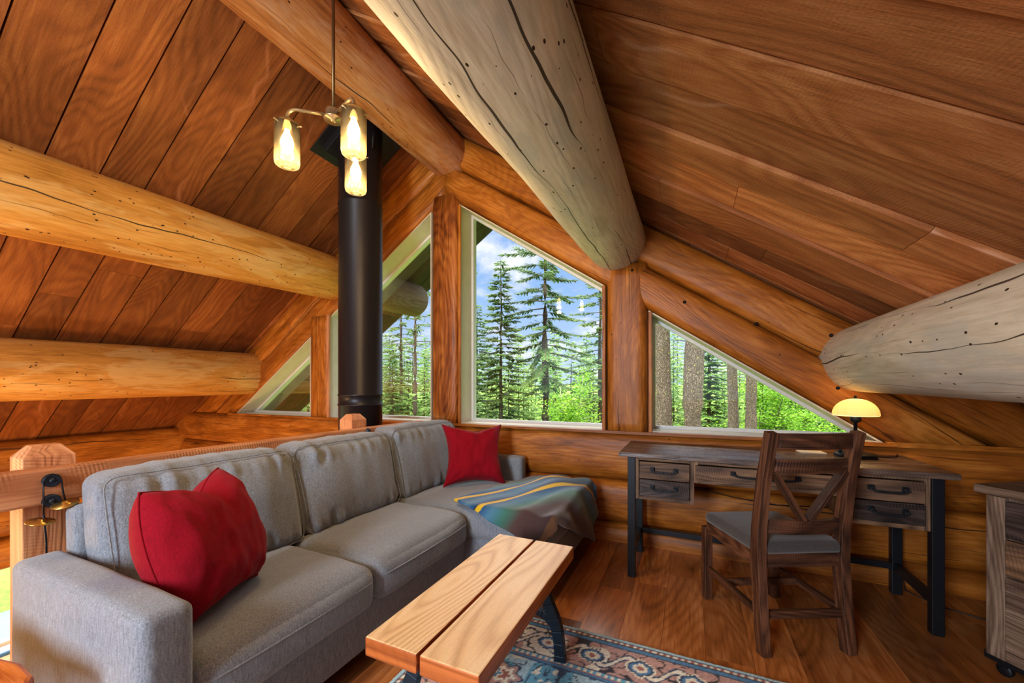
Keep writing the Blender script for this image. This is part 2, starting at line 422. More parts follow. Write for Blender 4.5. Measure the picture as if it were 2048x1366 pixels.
# ------------------------------------------------------------ mesh helpers
RNG = random.Random(7)
class MB:
    def __init__(s):
        s.v = []
        s.f = []
        s.uv = []
        s.r = []
        s.sm = []
        s.mi = []
    def face(s, idx, uvs, r=.5, sm=False, mi=0):
        s.f.append(tuple(idx))
        s.uv.append(list(uvs))
        s.r.append(r)
        s.sm.append(sm)
        s.mi.append(mi)
    def box(s, c, size, rot=None, grain=None, r=None, mi=0, taper=None):
        # grain: index of the local axis that the wood runs along
        c = Vector(c)
        h = Vector(size) / 2
        if grain is None:
            grain = max(range(3), key=lambda i: size[i])
        if r is None:
            r = RNG.random()
        ou, ov = RNG.uniform(0, 40), RNG.uniform(0, 40)
        o1, o2 = [i for i in range(3) if i != grain]
        loc = []
        b0 = len(s.v)
        for i in range(8):
            p = Vector(((-1, 1)[i & 1] * h[0], (-1, 1)[(i >> 1) & 1] * h[1], (-1, 1)[(i >> 2) & 1] * h[2]))
            loc.append(p.copy())
            if rot is not None:
                p = rot @ p
            s.v.append(c + p)
        for q in ((0, 2, 3, 1), (4, 5, 7, 6), (0, 1, 5, 4), (2, 6, 7, 3), (0, 4, 6, 2), (1, 3, 7, 5)):
            ax = [k for k in range(3) if len({round(loc[i][k], 9) for i in q}) == 1]
            ax = ax[0] if ax else 2
            uvs = []
            for i in q:
                p = loc[i]
                if ax == grain:
                    uvs.append((p[o1] * .3 + ou, p[o2] + ov))
                else:
                    oo = o2 if ax == o1 else o1
                    uvs.append((p[grain] + ou, p[oo] + ov + (p[ax] * 1.0)))
            s.face([b0 + i for i in q], uvs, r, False, mi)
        return s
    def bar(s, p0, p1, w, d, up=(0, 0, 1), **k):
        # square bar between two points, w across, d along up
        p0, p1 = Vector(p0), Vector(p1)
        x = (p1 - p0).normalized()
        y = Vector(up).cross(x)
        if y.length < 1e-4:
            y = Vector((0, 1, 0)).cross(x)
        y.normalize()
        zz = x.cross(y)
        R = Matrix((x, y, zz)).transposed()
        return s.box((p0 + p1) / 2, ((p1 - p0).length, w, d), R, 0, **k)
    def sweep(s, pts, prof, up=(0, 0, 1), closed_ends=True, r=.5, sm=True, scales=None, mi=0, wob=0.0, seed=0, plen=None):
        # prof: list of (a,b) cross-section points; pts: centre line
        pts = [Vector(p) for p in pts]
        n, k = len(pts), len(prof)
        per = [0]
        for i in range(k):
            a, b = prof[i], prof[(i + 1) % k]
            per.append(per[-1] + math.hypot(a[0] - b[0], a[1] - b[1]))
        b0 = len(s.v)
        L = 0
        us = []
        for i, p in enumerate(pts):
            d = (pts[min(i + 1, n - 1)] - pts[max(i - 1, 0)]).normalized()
            y = Vector(up).cross(d)
            if y.length < 1e-4:
                y = Vector((1, 0, 0)).cross(d)
            y.normalize()
            zz = d.cross(y)
            if i:
                L += (p - pts[i - 1]).length
            us.append(L)
            sc = scales[i] if scales else 1.0
            if not hasattr(sc, '__len__'):
                sc = (sc, sc)
            for j, (a, b) in enumerate(prof):
                q = y * a * sc[0] + zz * b * sc[1]
                if wob:
                    an = math.atan2(b, a)
                    w = noise.noise(Vector((L * 1.1 + seed * 9.7, math.cos(an) * .9, math.sin(an) * .9 + seed)))
                    w += .5 * noise.noise(Vector((L * 3.5 + seed * 3, math.cos(an) * 2.2, math.sin(an) * 2.2)))
                    q *= 1 + wob * w
                s.v.append(p + q)
        ou, ov = RNG.uniform(0, 40), RNG.uniform(0, 40)
        for i in range(n - 1):
            for j in range(k):
                j2 = (j + 1) % k
                s.face([b0 + i * k + j, b0 + i * k + j2, b0 + (i + 1) * k + j2, b0 + (i + 1) * k + j],
                       [(us[i] + ou, per[j] + ov), (us[i] + ou, per[j + 1] + ov), (us[i + 1] + ou, per[j + 1] + ov), (us[i + 1] + ou, per[j] + ov)], r, sm, mi)
        if closed_ends:
            for i, rev in ((0, True), (n - 1, False)):
                idx = [b0 + i * k + j for j in range(k)]
                uv = [(a * .4 + ou, b + ov) for a, b in prof]
                if rev:
                    idx.reverse()
                    uv.reverse()
                s.face(idx, uv, r, False, mi)
        return s
    def tube(s, pts, rad, seg=8, **k):
        if hasattr(rad, '__len__'):
            return s.sweep(pts, [(math.cos(2 * PI * i / seg), math.sin(2 * PI * i / seg)) for i in range(seg)], scales=list(rad), **k)
        return s.sweep(pts, [(rad * math.cos(2 * PI * i / seg), rad * math.sin(2 * PI * i / seg)) for i in range(seg)], **k)
    def lathe(s, prof, c=(0, 0, 0), seg=32, axis=None, r=.5, mi=0, lobes=0, lobe_amt=0.0, sm=True):
        c = Vector(c)
        R = axis if axis is not None else Matrix.Identity(3)
        b0 = len(s.v)
        k = len(prof)
        for i in range(seg):
            a = 2 * PI * i / seg
            for (rr, zz) in prof:
                q = rr
                if lobes:
                    q = rr * (1 + lobe_amt * abs(math.sin(a * lobes / 2)))
                s.v.append(c + R @ Vector((q * math.cos(a), q * math.sin(a), zz)))
        for i in range(seg):
            i2 = (i + 1) % seg
            for j in range(k - 1):
                s.face([b0 + i * k + j, b0 + i2 * k + j, b0 + i2 * k + j + 1, b0 + i * k + j + 1],
                       [(prof[j][1], i / seg), (prof[j][1], (i + 1) / seg), (prof[j + 1][1], (i + 1) / seg), (prof[j + 1][1], i / seg)], r, sm, mi)
        return s
    def prism(s, poly, y0, y1, to3=None, r=.5, mi=0, sm=False):
        # poly in (a,b), extruded along a third axis between y0 and y1; to3(a,b,y)->xyz
        to3 = to3 or (lambda a, b, y: (a, y, b))
        n = len(poly)
        b0 = len(s.v)
        for y in (y0, y1):
            for a, b in poly:
                s.v.append(Vector(to3(a, b, y)))
        ou, ov = RNG.uniform(0, 40), RNG.uniform(0, 40)
        s.face([b0 + i for i in range(n)], [(a + ou, b + ov) for a, b in poly], r, False, mi)
        s.face([b0 + n + i for i in reversed(range(n))], [(poly[i][0] + ou, poly[i][1] + ov) for i in reversed(range(n))], r, False, mi)
        L = 0
        for i in range(n):
            j = (i + 1) % n
            l = math.hypot(poly[i][0] - poly[j][0], poly[i][1] - poly[j][1])
            s.face([b0 + i, b0 + n + i, b0 + n + j, b0 + j], [(L + ou, ov), (L + ou, ov + abs(y1 - y0)), (L + l + ou, ov + abs(y1 - y0)), (L + l + ou, ov)], r, sm, mi)
            L += l
        return s
    def build(s, name, mats, parent=None, bevel=0, fix=True, origin=None, subsurf=0, clips=()):
        me = bpy.data.meshes.new(name)
        if not isinstance(mats, (list, tuple)):
            mats = [mats]
        o3 = Vector(origin) if origin is not None else Vector((0, 0, 0))
        me.from_pydata([tuple(p - o3) for p in s.v], [], s.f)
        uvl = me.uv_layers.new(name='UVMap')
        flatuv = [c for f in s.uv for p in f for c in p[:2]]
        uvl.data.foreach_set('uv', flatuv)
        at = me.attributes.new('rnd', 'FLOAT', 'FACE')
        at.data.foreach_set('value', s.r)
        me.polygons.foreach_set('use_smooth', s.sm)
        me.polygons.foreach_set('material_index', s.mi)
        for m in mats:
            me.materials.append(m)
        me.update()
        if fix or clips:
            bm = bmesh.new()
            bm.from_mesh(me)
            for (co, no) in clips:
                g = bm.verts[:] + bm.edges[:] + bm.faces[:]
                res = bmesh.ops.bisect_plane(bm, geom=g, plane_co=Vector(co) - o3, plane_no=no, clear_outer=True)
                ed = [e for e in res['geom_cut'] if isinstance(e, bmesh.types.BMEdge)]
                if ed:
                    try:
                        bmesh.ops.edgeloop_fill(bm, edges=ed)
                    except Exception:
                        pass
            if fix:
                bmesh.ops.recalc_face_normals(bm, faces=bm.faces[:])
            bm.to_mesh(me)
            bm.free()
        o = bpy.data.objects.new(name, me)
        COL.objects.link(o)
        o.location = o3
        if parent is not None:
            o.parent = parent
        if bevel:
            b = o.modifiers.new('bevel', 'BEVEL')
            b.width = bevel
            b.segments = 2
            b.limit_method = 'ANGLE'
        if subsurf:
            b = o.modifiers.new('sub', 'SUBSURF')
            b.levels = b.render_levels = subsurf
        return o

def thing(name, label, cat, loc=(0, 0, 0), rz=0, group=None):
    o = bpy.data.objects.new(name, None)
    COL.objects.link(o)
    o.empty_display_size = .1
    o.location = loc
    o.rotation_euler = (0, 0, rz)
    tag(o, label, cat, group)
    return o

def tag(o, label, cat, group=None, kind=None):
    o['label'] = label
    o['category'] = cat
    if group:
        o['group'] = group
    if kind:
        o['kind'] = kind
    return o

def struct(o):
    o['kind'] = 'structure'
    return o

def copy_tree(o, parent=None):
    c = o.copy()
    COL.objects.link(c)
    c.parent = parent
    for ch in [x for x in bpy.data.objects if x.parent == o]:
        copy_tree(ch, c)
    return c

def sup(hw, hh, n=2.8, k=32):
    P = []
    for i in range(k):
        a = 2 * PI * i / k
        c, s_ = math.cos(a), math.sin(a)
        P.append((hw * math.copysign(abs(c) ** (2 / n), c), hh * math.copysign(abs(s_) ** (2 / n), s_)))
    return P

def lerp(a, b, f):
    return tuple(x + (y - x) * f for x, y in zip(a, b))

def logpts(p0, p1, n):
    return [lerp(p0, p1, i / (n - 1)) for i in range(n)]

def soft(size, n=14, rad=.04, puff=(0, 0, 0), wr=0.0, seed=0, fn=None, mb=None, rot=None, at=(0, 0, 0), crown=None):
    """A stuffed rounded block: returns an MB with smooth faces."""
    mb = mb or MB()
    hx, hy, hz = [v / 2 for v in size]
    H = (hx, hy, hz)
    verts = {}
    pos = []
    for i in range(3):
        e = [-H[i] + rad * (1 - math.cos(q / 4 * PI / 2)) * 1.0 for q in range(5)]
        mid = n - 8
        row = e[:-1] + [-(H[i] - rad) + 2 * (H[i] - rad) * q / mid for q in range(mid + 1)] + [-x for x in reversed(e[:-1])]
        pos.append(row)
    def vert(key):
        if key in verts:
            return verts[key]
        p = [pos[i][key[i]] for i in range(3)]
        u = [p[i] / H[i] for i in range(3)]
        inner = [max(-H[i] + rad, min(H[i] - rad, p[i])) for i in range(3)]
        d = Vector([p[i] - inner[i] for i in range(3)])
        if d.length > 1e-9:
            d = d.normalized() * rad
        q = Vector(inner) + d
        for i in range(3):
            j, k = (i + 1) % 3, (i + 2) % 3
            fj, fk = 1 - abs(p[j] / H[j]) ** 2.6, 1 - abs(p[k] / H[k]) ** 2.6
            q[i] += puff[i] * fj * fk * p[i] / H[i]
        if wr:
            q += Vector((noise.noise(q * 5 + Vector((seed, 0, 0))), noise.noise(q * 5 + Vector((0, seed + 5, 0))), noise.noise(q * 5 + Vector((0, 9, seed))))) * wr
        if fn:
            q = fn(q, u)
        if rot is not None:
            q = rot @ q
        verts[key] = len(mb.v)
        mb.v.append(q + Vector(at))
        return verts[key]
    # uneven parameter so that edges get more loops
    for ax in range(3):
        for sd in (0, n):
            for i in range(n):
                for j in range(n):
                    ks = []
                    for (a, b) in ((i, j), (i + 1, j), (i + 1, j + 1), (i, j + 1)):
                        key = [0, 0, 0]
                        key[ax] = sd
                        key[(ax + 1) % 3] = a
                        key[(ax + 2) % 3] = b
                        ks.append(vert(tuple(key)))
                    if sd == 0:
                        ks.reverse()
                    mb.face(ks, [(0, 0)] * 4, .5, True)
    return mb

# ============================================================ SETTING
XR, ZR, SL = -2.07, 3.58, .672          # ridge x, ridge height of the ceiling planes, roof pitch
XL, XRT = -6.9, 2.62                    # where the roof planes stop
YW = 3.22                               # centre of the gable log wall
ZS = .84                                # window sill
CS = 1 / math.hypot(1, SL)
def zc(x):
    return ZR - SL * abs(x - XR)
def zopen(x):
    return 2.945 - SL * abs(x - XR)

# ---- floor of the loft
mb = MB()
r2 = random.Random(3)
x = -2.16
while x < 2.6:
    w = .185
    y = -2.6 - r2.uniform(0, 1.2)
    while y < 3.1:
        L = r2.choice((.7, .95, 1.2, 1.5))
        y0, y1 = max(y, -2.6), min(y + L, 3.12)
        if y1 > y0 + .02:
            mb.box((x + w / 2, (y0 + y1) / 2, -.0102), (w - .0012, y1 - y0 - .0012, .02), grain=1)
        y += L
    x += w
mb.box((.22, .26, -.12), (4.76, 5.72, .198), r=.1)
fl = struct(mb.build('floor', M['floor'], bevel=.0))

mb = MB()
for i, x0 in enumerate(np.arange(-6.7, 2.6, .2)):
    mb.box((x0 + .1, .3, -2.72), (.196, 5.9, .04), grain=1)
struct(mb.build('floor', M['floor']))

# ---- ceilings: rough boards laid down the slope
def ceiling(side, xe, ys, mat):
    mb = MB()
    r3 = random.Random(5 if side > 0 else 11)
    ang = math.atan(SL)
    L = abs(xe - XR) / CS
    ux = Vector((side * CS, 0, -SL * CS))
    nz = Vector((side * SL * CS, 0, CS))          # outward normal
    yy = Vector((0, 1, 0))
    R = Matrix((ux, yy, nz)).transposed()
    for a, b in zip(ys[:-1], ys[1:]):
        step = r3.choice((0, .005, .014, .022)) if side > 0 else r3.choice((0, .004, .008))
        p = 0
        rr = r3.random()
        while p < L:
            q = min(L, p + r3.uniform(1.2, 3.4))
            if L - q < .5:
                q = L
            c = Vector((XR, (a + b) / 2, ZR)) + ux * ((p + q) / 2) + nz * (.02 + step)
            mb.box(c, (q - p - .002, b - a - (.010 if side > 0 else .009), .04), R, 0, r=min(1, max(0, rr + r3.uniform(-.25, .25))))
            p = q
    c = Vector((XR, (ys[0] + ys[-1]) / 2, ZR)) + ux * (L / 2) + nz * .085
    mb.box(c, (L + .1, ys[-1] - ys[0], .05), R, 0, r=.0, mi=1)
    return mb.build('ceiling', [mat, M['soffit']])
yl = [-2.6 + .262 * i for i in range(12)] + [.48, .72, 1.0, 1.24, 1.475, 1.76, 1.99, 2.27, 2.54, 2.78, 3.06, 3.3]
struct(ceiling(-1, XL, yl, M['ceil_left_dim']))
yr = [-2.6 + .262 * i for i in range(13)] + [.8, 1.03, 1.27, 1.507, 1.785, 2.0, 2.285, 2.574, 2.83, 3.08, 3.3]
struct(ceiling(1, XRT, yr, M['ceil']))
ys = [3.3, 3.55, 3.8, 4.05, 4.3, 4.55, 4.8]
for sd, xe in ((-1, XL - .6), (1, XRT + .6)):
    o = ceiling(sd, xe, ys, M['soffit'])
    o.name = 'roof_overhang'
    struct(o)

# ---- gable wall below the windows: stacked logs
def wall_log(mb, p0, p1, hw, hh, seed, n=14, clip=None):
    mb.sweep(logpts(p0, p1, n), sup(hw, hh, 3.8, 40), up=(0, 0, 1), r=RNG.random(), wob=.008, seed=seed)

mb = MB()
zz, k = .84, 0
hs = [.19, .165, .17, .16, .17, .17, .165, .17, .17, .17, .17]
while zz > -2.75 and k < len(hs):
    wall_log(mb, (XL - .2, YW - .01 + .012 * ((k * 7) % 3 - 1), zz - hs[k]), (XRT + .2, YW, zz - hs[k]), .175, hs[k] + .004, k + 1, 30)
    zz -= 2 * hs[k]
    k += 1
wb = struct(mb.build('wall_back', M['log_stain']))
mb = MB()
mb.box((-2.1, 3.3, -1.0), (9.2, .06, 3.6))
struct(mb.build('wall_back', M['soffit']))

# ---- left eave wall
mb = MB()
zz, k = zc(-6.45) - .02, 20
while zz > -2.9:
    if zz > -.5 or zz < -1.5:
        wall_log(mb, (-6.55, -2.7, zz - .165), (-6.55, 3.35, zz - .165), .18, .168, k, 22)
    else:
        wall_log(mb, (-6.55, 2.35, zz - .165), (-6.55, 3.35, zz - .165), .18, .168, k, 8)
        wall_log(mb, (-6.55, -2.7, zz - .165), (-6.55, .2, zz - .165), .18, .168, k, 8)
    zz -= .33
struct(mb.build('wall_left', M['log_stain']))

def window(name, poly, y0, y1, to3=None, fr=.010, sash=.022, mats=None, gy=None, cas=None):
    """poly counter-clockwise in (a,b). jamb lining, sash and pane."""
    n = len(poly)
    def inset(P, d):
        out = []
        for i in range(len(P)):
            p0, p1, p2 = Vector(P[i - 1]), Vector(P[i]), Vector(P[(i + 1) % len(P)])
            e1, e2 = (p1 - p0).normalized(), (p2 - p1).normalized()
            n1, n2 = Vector((-e1.y, e1.x)), Vector((-e2.y, e2.x))
            bis = (n1 + n2)
            k = d / max(.08, (1 + n1.dot(n2)))
            out.append(p1 + bis * k)
        return out
    to3 = to3 or (lambda a, b, y: (a, y, b))
    root = thing(name, None, None)
    del root['label']
    del root['category']
    root['kind'] = 'structure'
    def ring(P, d0, d1, ya, yb, nm, mat):
        A, B = inset(P, d0), inset(P, d1)
        for i in range(n):
            j = (i + 1) % n
            mb = MB()
            mb.prism([A[i], A[j], B[j], B[i]], ya, yb, to3)
            o = mb.build(nm, mat, root)
    ring(poly, 0, fr, y0, y1, 'window_frame', mats[0])
    ring(poly, fr, fr + sash, gy - .025, gy + .025, 'window_sash', mats[1])
    G = inset(poly, fr + sash - .004)
    mb = MB()
    mb.prism([tuple(p) for p in G], gy - .003, gy + .003, to3)
    mb.build('window_pane', M['glass'], root)
    return root
wy0, wy1, gy = 3.075, 3.37, 3.30
window('window_1', [(-5.21, ZS), (-3.87, ZS), (-3.87, zopen(-3.87))], wy0, wy1, gy=gy, mats=(M['cream'], M['white_trim']))
window('window_2', [(-3.57, ZS), (-2.235, ZS), (-2.235, zopen(-2.235)), (-3.57, zopen(-3.57))], wy0, wy1, gy=gy, mats=(M['cream'], M['white_trim']))
window('window_3', [(-1.925, ZS), (-.60, ZS), (-.60, zopen(-.60)), (-1.925, zopen(-1.925))], wy0, wy1, gy=gy, mats=(M['cream'], M['white_trim']))
window('window_4', [(-.285, ZS), (1.06, ZS), (-.285, zopen(-.285))], wy0, wy1, gy=gy, mats=(M['cream'], M['white_trim']))
window('window_5', [(.2, -1.5), (2.35, -1.5), (2.35, -.55), (.2, -.55)], -6.6, -6.45, to3=lambda a, b, y: (y, a, b), gy=-6.5, mats=(M['cream'], M['white_trim']))

# ---- right eave wall, rear gable wall with its windows, loft edge
mb = MB()
for k in range(3):
    wall_log(mb, (2.55, -2.7, .12 + .33 * k), (2.55, 3.35, .12 + .33 * k), .17, .17, 40 + k, 20)
struct(mb.build('wall_right', M['log_stain']))
mb = MB()
T = lambda a, b, y: (a, y, b)
mb.prism([(XL, -2.75), (XRT + .1, -2.75), (XRT + .1, .9), (XL, .9)], -2.7, -2.55, T)
mb.prism([(XL, .9), (-3.6, .9), (-3.6, zc(-3.6)), (XL, zc(XL) + .05)], -2.7, -2.55, T)
mb.prism([(1.1, .9), (XRT + .1, .9), (XRT + .1, zc(XRT)), (1.1, zc(1.1))], -2.7, -2.55, T)
mb.prism([(-3.6, 2.35), (1.1, 2.35), (1.1, 2.2), (XR, zc(XR)), (-3.6, zc(-3.6) + .0)], -2.7, -2.55, T)
mb.prism([(-.7, .9), (-.4, .9), (-.4, 2.35), (-.7, 2.35)], -2.7, -2.55, T)
struct(mb.build('wall_front', M['log_stain']))
mb = MB()
mb.box((-2.19, .25, -.16), (.06, 5.6, .34), grain=1)
struct(mb.build('trim_1', M['rail']))
mb = MB()
mb.bar((1.06, 3.06, ZS - .004), (1.9, 3.06, ZS - .004), .03, .03)
mb.bar((-5.3, 3.05, ZS - .004), (1.1, 3.05, ZS - .006), .05, .02)
struct(mb.build('trim_2', M['log_stain']))

# ============================================================ LOG FRAME
def beam(name, label, cat, p0, p1, rads, mat, seed, wob=.035, group=None, nseg=40, sag=0.0, yend=None):
    if yend:
        p1 = lerp(p0, p1, (yend - p0[1]) / (p1[1] - p0[1]))
    mb = MB()
    n = 44
    pts, sc = [], []
    L = (Vector(p1) - Vector(p0)).length
    for i in range(n):
        f = i / (n - 1)
        p = Vector(lerp(p0, p1, f))
        p.x += sag * math.sin(f * 5 + seed)
        p.z += sag * math.sin(f * 4 + seed * 2)
        r = rads[0] + (rads[1] - rads[0]) * f
        if i == 0 or i == n - 1:
            r *= .86
        pts.append(p)
        sc.append(r)
    pts[0] = pts[1] + (pts[0] - pts[1]).normalized() * .05 if False else pts[0]
    # little eased ends
    d = (pts[-1] - pts[-2]).normalized()
    pts[-2] = pts[-1] - d * .05
    mb.sweep(pts, [(math.cos(2 * PI * i / nseg + PI / 2), math.sin(2 * PI * i / nseg + PI / 2)) for i in range(nseg)], scales=sc, wob=wob, seed=seed)
    o = mb.build(name, [mat, M['log_grey']])
    me = o.data
    for p in me.polygons:
        if p.center.y > 3.3:
            p.material_index = 1
    # metres along the skin for the texture
    uvl = me.uv_layers[0].data
    ra = (rads[0] + rads[1]) / 2
    uvs = np.empty(len(uvl) * 2)
    uvl.foreach_get('uv', uvs)
    v = uvs[1::2]
    v -= v.min()
    uvs[1::2] = v * ra + seed * 3.3
    uvl.foreach_set('uv', uvs)
    return tag(o, label, cat, group)
Y1 = 4.75
beam('roof_purlin', 'huge pale grey peeled log beam overhead, running between center and right roof boards', 'beam', (-.60, -2.6, 2.30), (-.50, Y1, 2.28), (.262, .205), M['log_pale'], 3)
beam('roof_purlin', 'thick whitish log beam with long black cracks above the desk lamp', 'beam', (.95, -2.6, 1.32), (.955, Y1, 1.36), (.245, .19), M['log_pale'], 8)
beam('roof_purlin', 'golden-lit log beam with insect holes meeting the wall behind the black stovepipe', 'beam', (-3.62, -2.6, 2.24), (-3.46, Y1, 2.37), (.29, .215), M['log_warmlit'], 5, yend=4.45)
beam('roof_purlin', 'lowest golden-lit log beam on the left, under the sloped boards above the railing', 'beam', (-5.07, -2.6, 1.285), (-4.93, Y1, 1.35), (.262, .25), M['log_warmlit'], 12)
beam('ridge_beam', 'orange brown ridge log at the peak, ending above the tall window post', 'beam', (-2.08, -2.6, 3.31), (-2.06, Y1, 3.35), (.24, .19), M['log_ridge'], 16, wob=.03)

ny = Vector((0, 1, 0))
def rafter(side, off, hh, hw, y, seed, label):
    ux = Vector((side * CS, 0, -SL * CS))
    nz = Vector((side * SL * CS, 0, CS))
    base = Vector((XR, y, 2.945)) + nz * off
    p0, p1 = base - ux * .4, base + ux * (6.2 if side < 0 else 6.0)
    mb = MB()
    mb.sweep(logpts(p0, p1, 30), sup(hw, hh, 4.2, 40), up=tuple(nz), r=RNG.random(), wob=.012, seed=seed)
    cl = [((XR, 0, 0), (-side, 0, 0)), ((0, 0, ZS - .003), (0, 0, -1))]
    o = mb.build('gable_rafter', M['log_stain'], clips=cl)
    return tag(o, label, 'rafter')
for sd, nm in ((-1, 'left'), (1, 'right')):
    where = 'left of the peak' if sd < 0 else 'right of the peak'
    rafter(sd, .133, .134, .165, YW, 50 + sd, 'orange stained sloping log directly edging the windows %s' % where)
    rafter(sd, .40, .134, .150, YW + .0, 54 + sd, 'orange stained sloping log tucked under the roof boards %s' % where)

rb = [o for o in bpy.data.objects if o.name.startswith('gable_rafter') and o.get('label', '').endswith('right of the peak')]
for k, pts in enumerate((((-.40, 2.05), (-.04, 1.78), (.83, 1.17)), ((.40, 1.60), (.80, 1.50)))):
    for (bx, bz) in pts:
        mb = MB()
        mb.lathe([(0, .004), (.006, .003), (.008, -.002), (.011, -.004), (.0115, -.03)], (bx, YW - (.172 if k == 0 else .157), bz), 14, Matrix.Rotation(PI / 2, 3, 'X'))
        mb.build('bolt', M['iron'], [o for o in rb if ('edging' in o['label']) == (k == 0)][0])

def post(x0, x1, top, lab, mat, seed, hw=.17):
    mb = MB()
    c = (x0 + x1) / 2
    mb.sweep(logpts((c, YW - .0, ZS - .02), (c, YW, top), 16), sup(hw, (x1 - x0) / 2, 5, 40), up=(1, 0, 0), r=RNG.random(), wob=.015, seed=seed)
    return tag(mb.build('window_post', mat), lab, 'post')
post(-2.235, -1.93, 2.95, 'reddish brown timber post under the roof peak between windows', M['post_stain'], 61)
post(-.598, -.29, 2.10, 'wide orange log post between the tall window and desk window', M['log_stain'], 62)
post(-3.875, -3.575, 1.95, 'golden log post left of the black stovepipe', M['log_stain'], 63)
mb = MB()
mb.bar((-3.555, 3.045, ZS), (-3.555, 3.045, 1.95), .035, .03, up=(0, 1, 0))
struct(mb.build('trim_3', M['rail'], bevel=.006))
for nm, x0, z1 in (('trim_4', -1.915, 2.83), ('trim_5', -.612, 1.96), ('trim_6', -.272, 1.73)):
    mb = MB()
    mb.bar((x0, 3.065, ZS), (x0, 3.065, z1), .024, .02, up=(0, 1, 0))
    struct(mb.build(nm, M['log_stain'], bevel=.003))

# peeled scarf blocks where the beams are notched into the gable
# ============================================================ STOVEPIPE
px_, py_ = -2.50, 2.46
root = thing('stovepipe', 'tall black metal stovepipe rising to the ceiling behind the railing', 'stovepipe', (px_, py_, -2.7))
r_ = .172
mb = MB()
mb.lathe([(0, 0), (r_, 0), (r_, 3.72), (r_ + .006, 3.725), (r_ + .006, 3.735), (r_, 3.74), (r_, 3.80), (r_ + .005, 3.805), (r_ + .005, 3.815), (r_, 3.82),
          (r_, 5.35), (r_ + .004, 5.36), (r_ + .004, 5.375), (r_, 5.38), (r_, 6.25)], seg=64)
mb.build('pipe', M['pipe'], root)
mb = MB()
h = .30
R = Matrix((Vector((-CS, 0, -SL * CS)), Vector((0, 1, 0)), Vector((-SL * CS, 0, CS)))).transposed()
cz = zc(px_) + 2.7
mb.box((0, .06, cz - .012), (.70, .62, .012), R, r=.5)
mb.box((-.0, .06, cz - .045), (.50, .50, .07), R, r=.5)
mb.build('ceiling_flashing', M['flash'], root, bevel=.003)
mb = MB()
mb.tube([(r_ + .004, -.05, cz - .20), (r_ + .02, -.05, cz - .06), (r_ + .012, -.05, cz - .02)], .006)
mb.build('support_clip', M['iron'], root)

# ============================================================ RAILING
root = thing('loft_railing', 'thick timber railing behind the sofa with capped posts', 'railing', (-2.1, .5, 0))
def local(root, v):
    return Vector(v) - Vector(root.location)
mb = MB()
mb.box(local(root, (-2.095, .51, .828)), (.075, 4.45, .125), grain=1)
mb.build('rail', M['rail'], root, bevel=.008)
for y0, zt in ((.614, .965), (2.09, .985)):
    mb = MB()
    w = .067
    cx = -2.195
    def sq(hw, z):
        return [Vector((cx + sx * (hw - .008), y0 + sy * hw, z)) - Vector(root.location) for sx, sy in ((-1, -1), (1, -1), (1, 1), (-1, 1))]
    v0 = len(mb.v)
    for hw, z in ((w, -.3), (w, zt - .04), (w - .03, zt)):
        mb.v += sq(hw, z)
    for lv in range(2):
        for i in range(4):
            j = (i + 1) % 4
            za, zb = ((-.3, zt - .04), (zt - .04, zt))[lv]
            mb.face([v0 + lv * 4 + i, v0 + lv * 4 + j, v0 + lv * 4 + 4 + j, v0 + lv * 4 + 4 + i],
                    [(za + i, i * .15), (za + i, i * .15 + .15), (zb + i, i * .15 + .15), (zb + i, i * .15)], .7)
    mb.face([v0 + 8 + i for i in range(4)], [(0, 0), (.05, 0), (.05, .15), (0, .15)], .7)
    mb.build('post', M['rail'], root, bevel=.003)
for y0, z0 in ((2.09, .868),):
    mb = MB()
    mb.lathe([(0, .02), (.012, .018), (.019, .010), (.021, .0)], local(root, (-2.058, y0, z0)), 20, Matrix.Rotation(PI / 2, 3, 'Y'))
    mb.build('bolt', M['blue_iron'], root)
# pulley fixture that hangs on the rail
root = thing('pulley_lamp', 'black pulley fitting with brass dishes hanging on the railing end', 'pulley', (-2.05, .59, .85))
A = Matrix.Rotation(PI / 2, 3, 'Y')
for dz in (.0, -.072):
    mb = MB()
    mb.lathe([(0, .016), (.006, .016), (.007, .012), (.014, .012), (.02, .016), (.023, .012), (.019, .006), (.023, 0), (.0, 0)], (-.002, 0, dz), 28, A)
    mb.build('wheel', M['blue_iron'], root)
mb = MB()
mb.tube([(.012, -.021, -.11), (.012, -.021, -.04), (.012, -.021, 0), (.012, -.014, .016), (.012, 0, .023), (.012, .014, .016), (.012, .021, 0), (.012, .026, -.05), (.014, .03, -.075)], .0026)
mb.build('cable', M['iron'], root)
for c, rr, tilt in (((.03, .025, -.085), .036, .25), ((.012, -.028, -.135), .036, -.12)):
    mb = MB()
    Rr = Matrix.Rotation(tilt, 3, 'X') @ Matrix.Rotation(.2, 3, 'Y')
    mb.lathe([(0, .010), (.008, .009), (.011, .003), (rr, .001), (rr, -.002), (0, -.003)], c, 28, Rr)
    mb.build('brass_dish', M['brass'], root)
mb = MB()
mb.tube([(.012, -.021, -.11), (.012, -.02, -.135), (.008, -.014, -.2), (.006, -.012, -.30), (.0, -.008, -.5)], .003)
mb.build('cord', M['iron'], root)

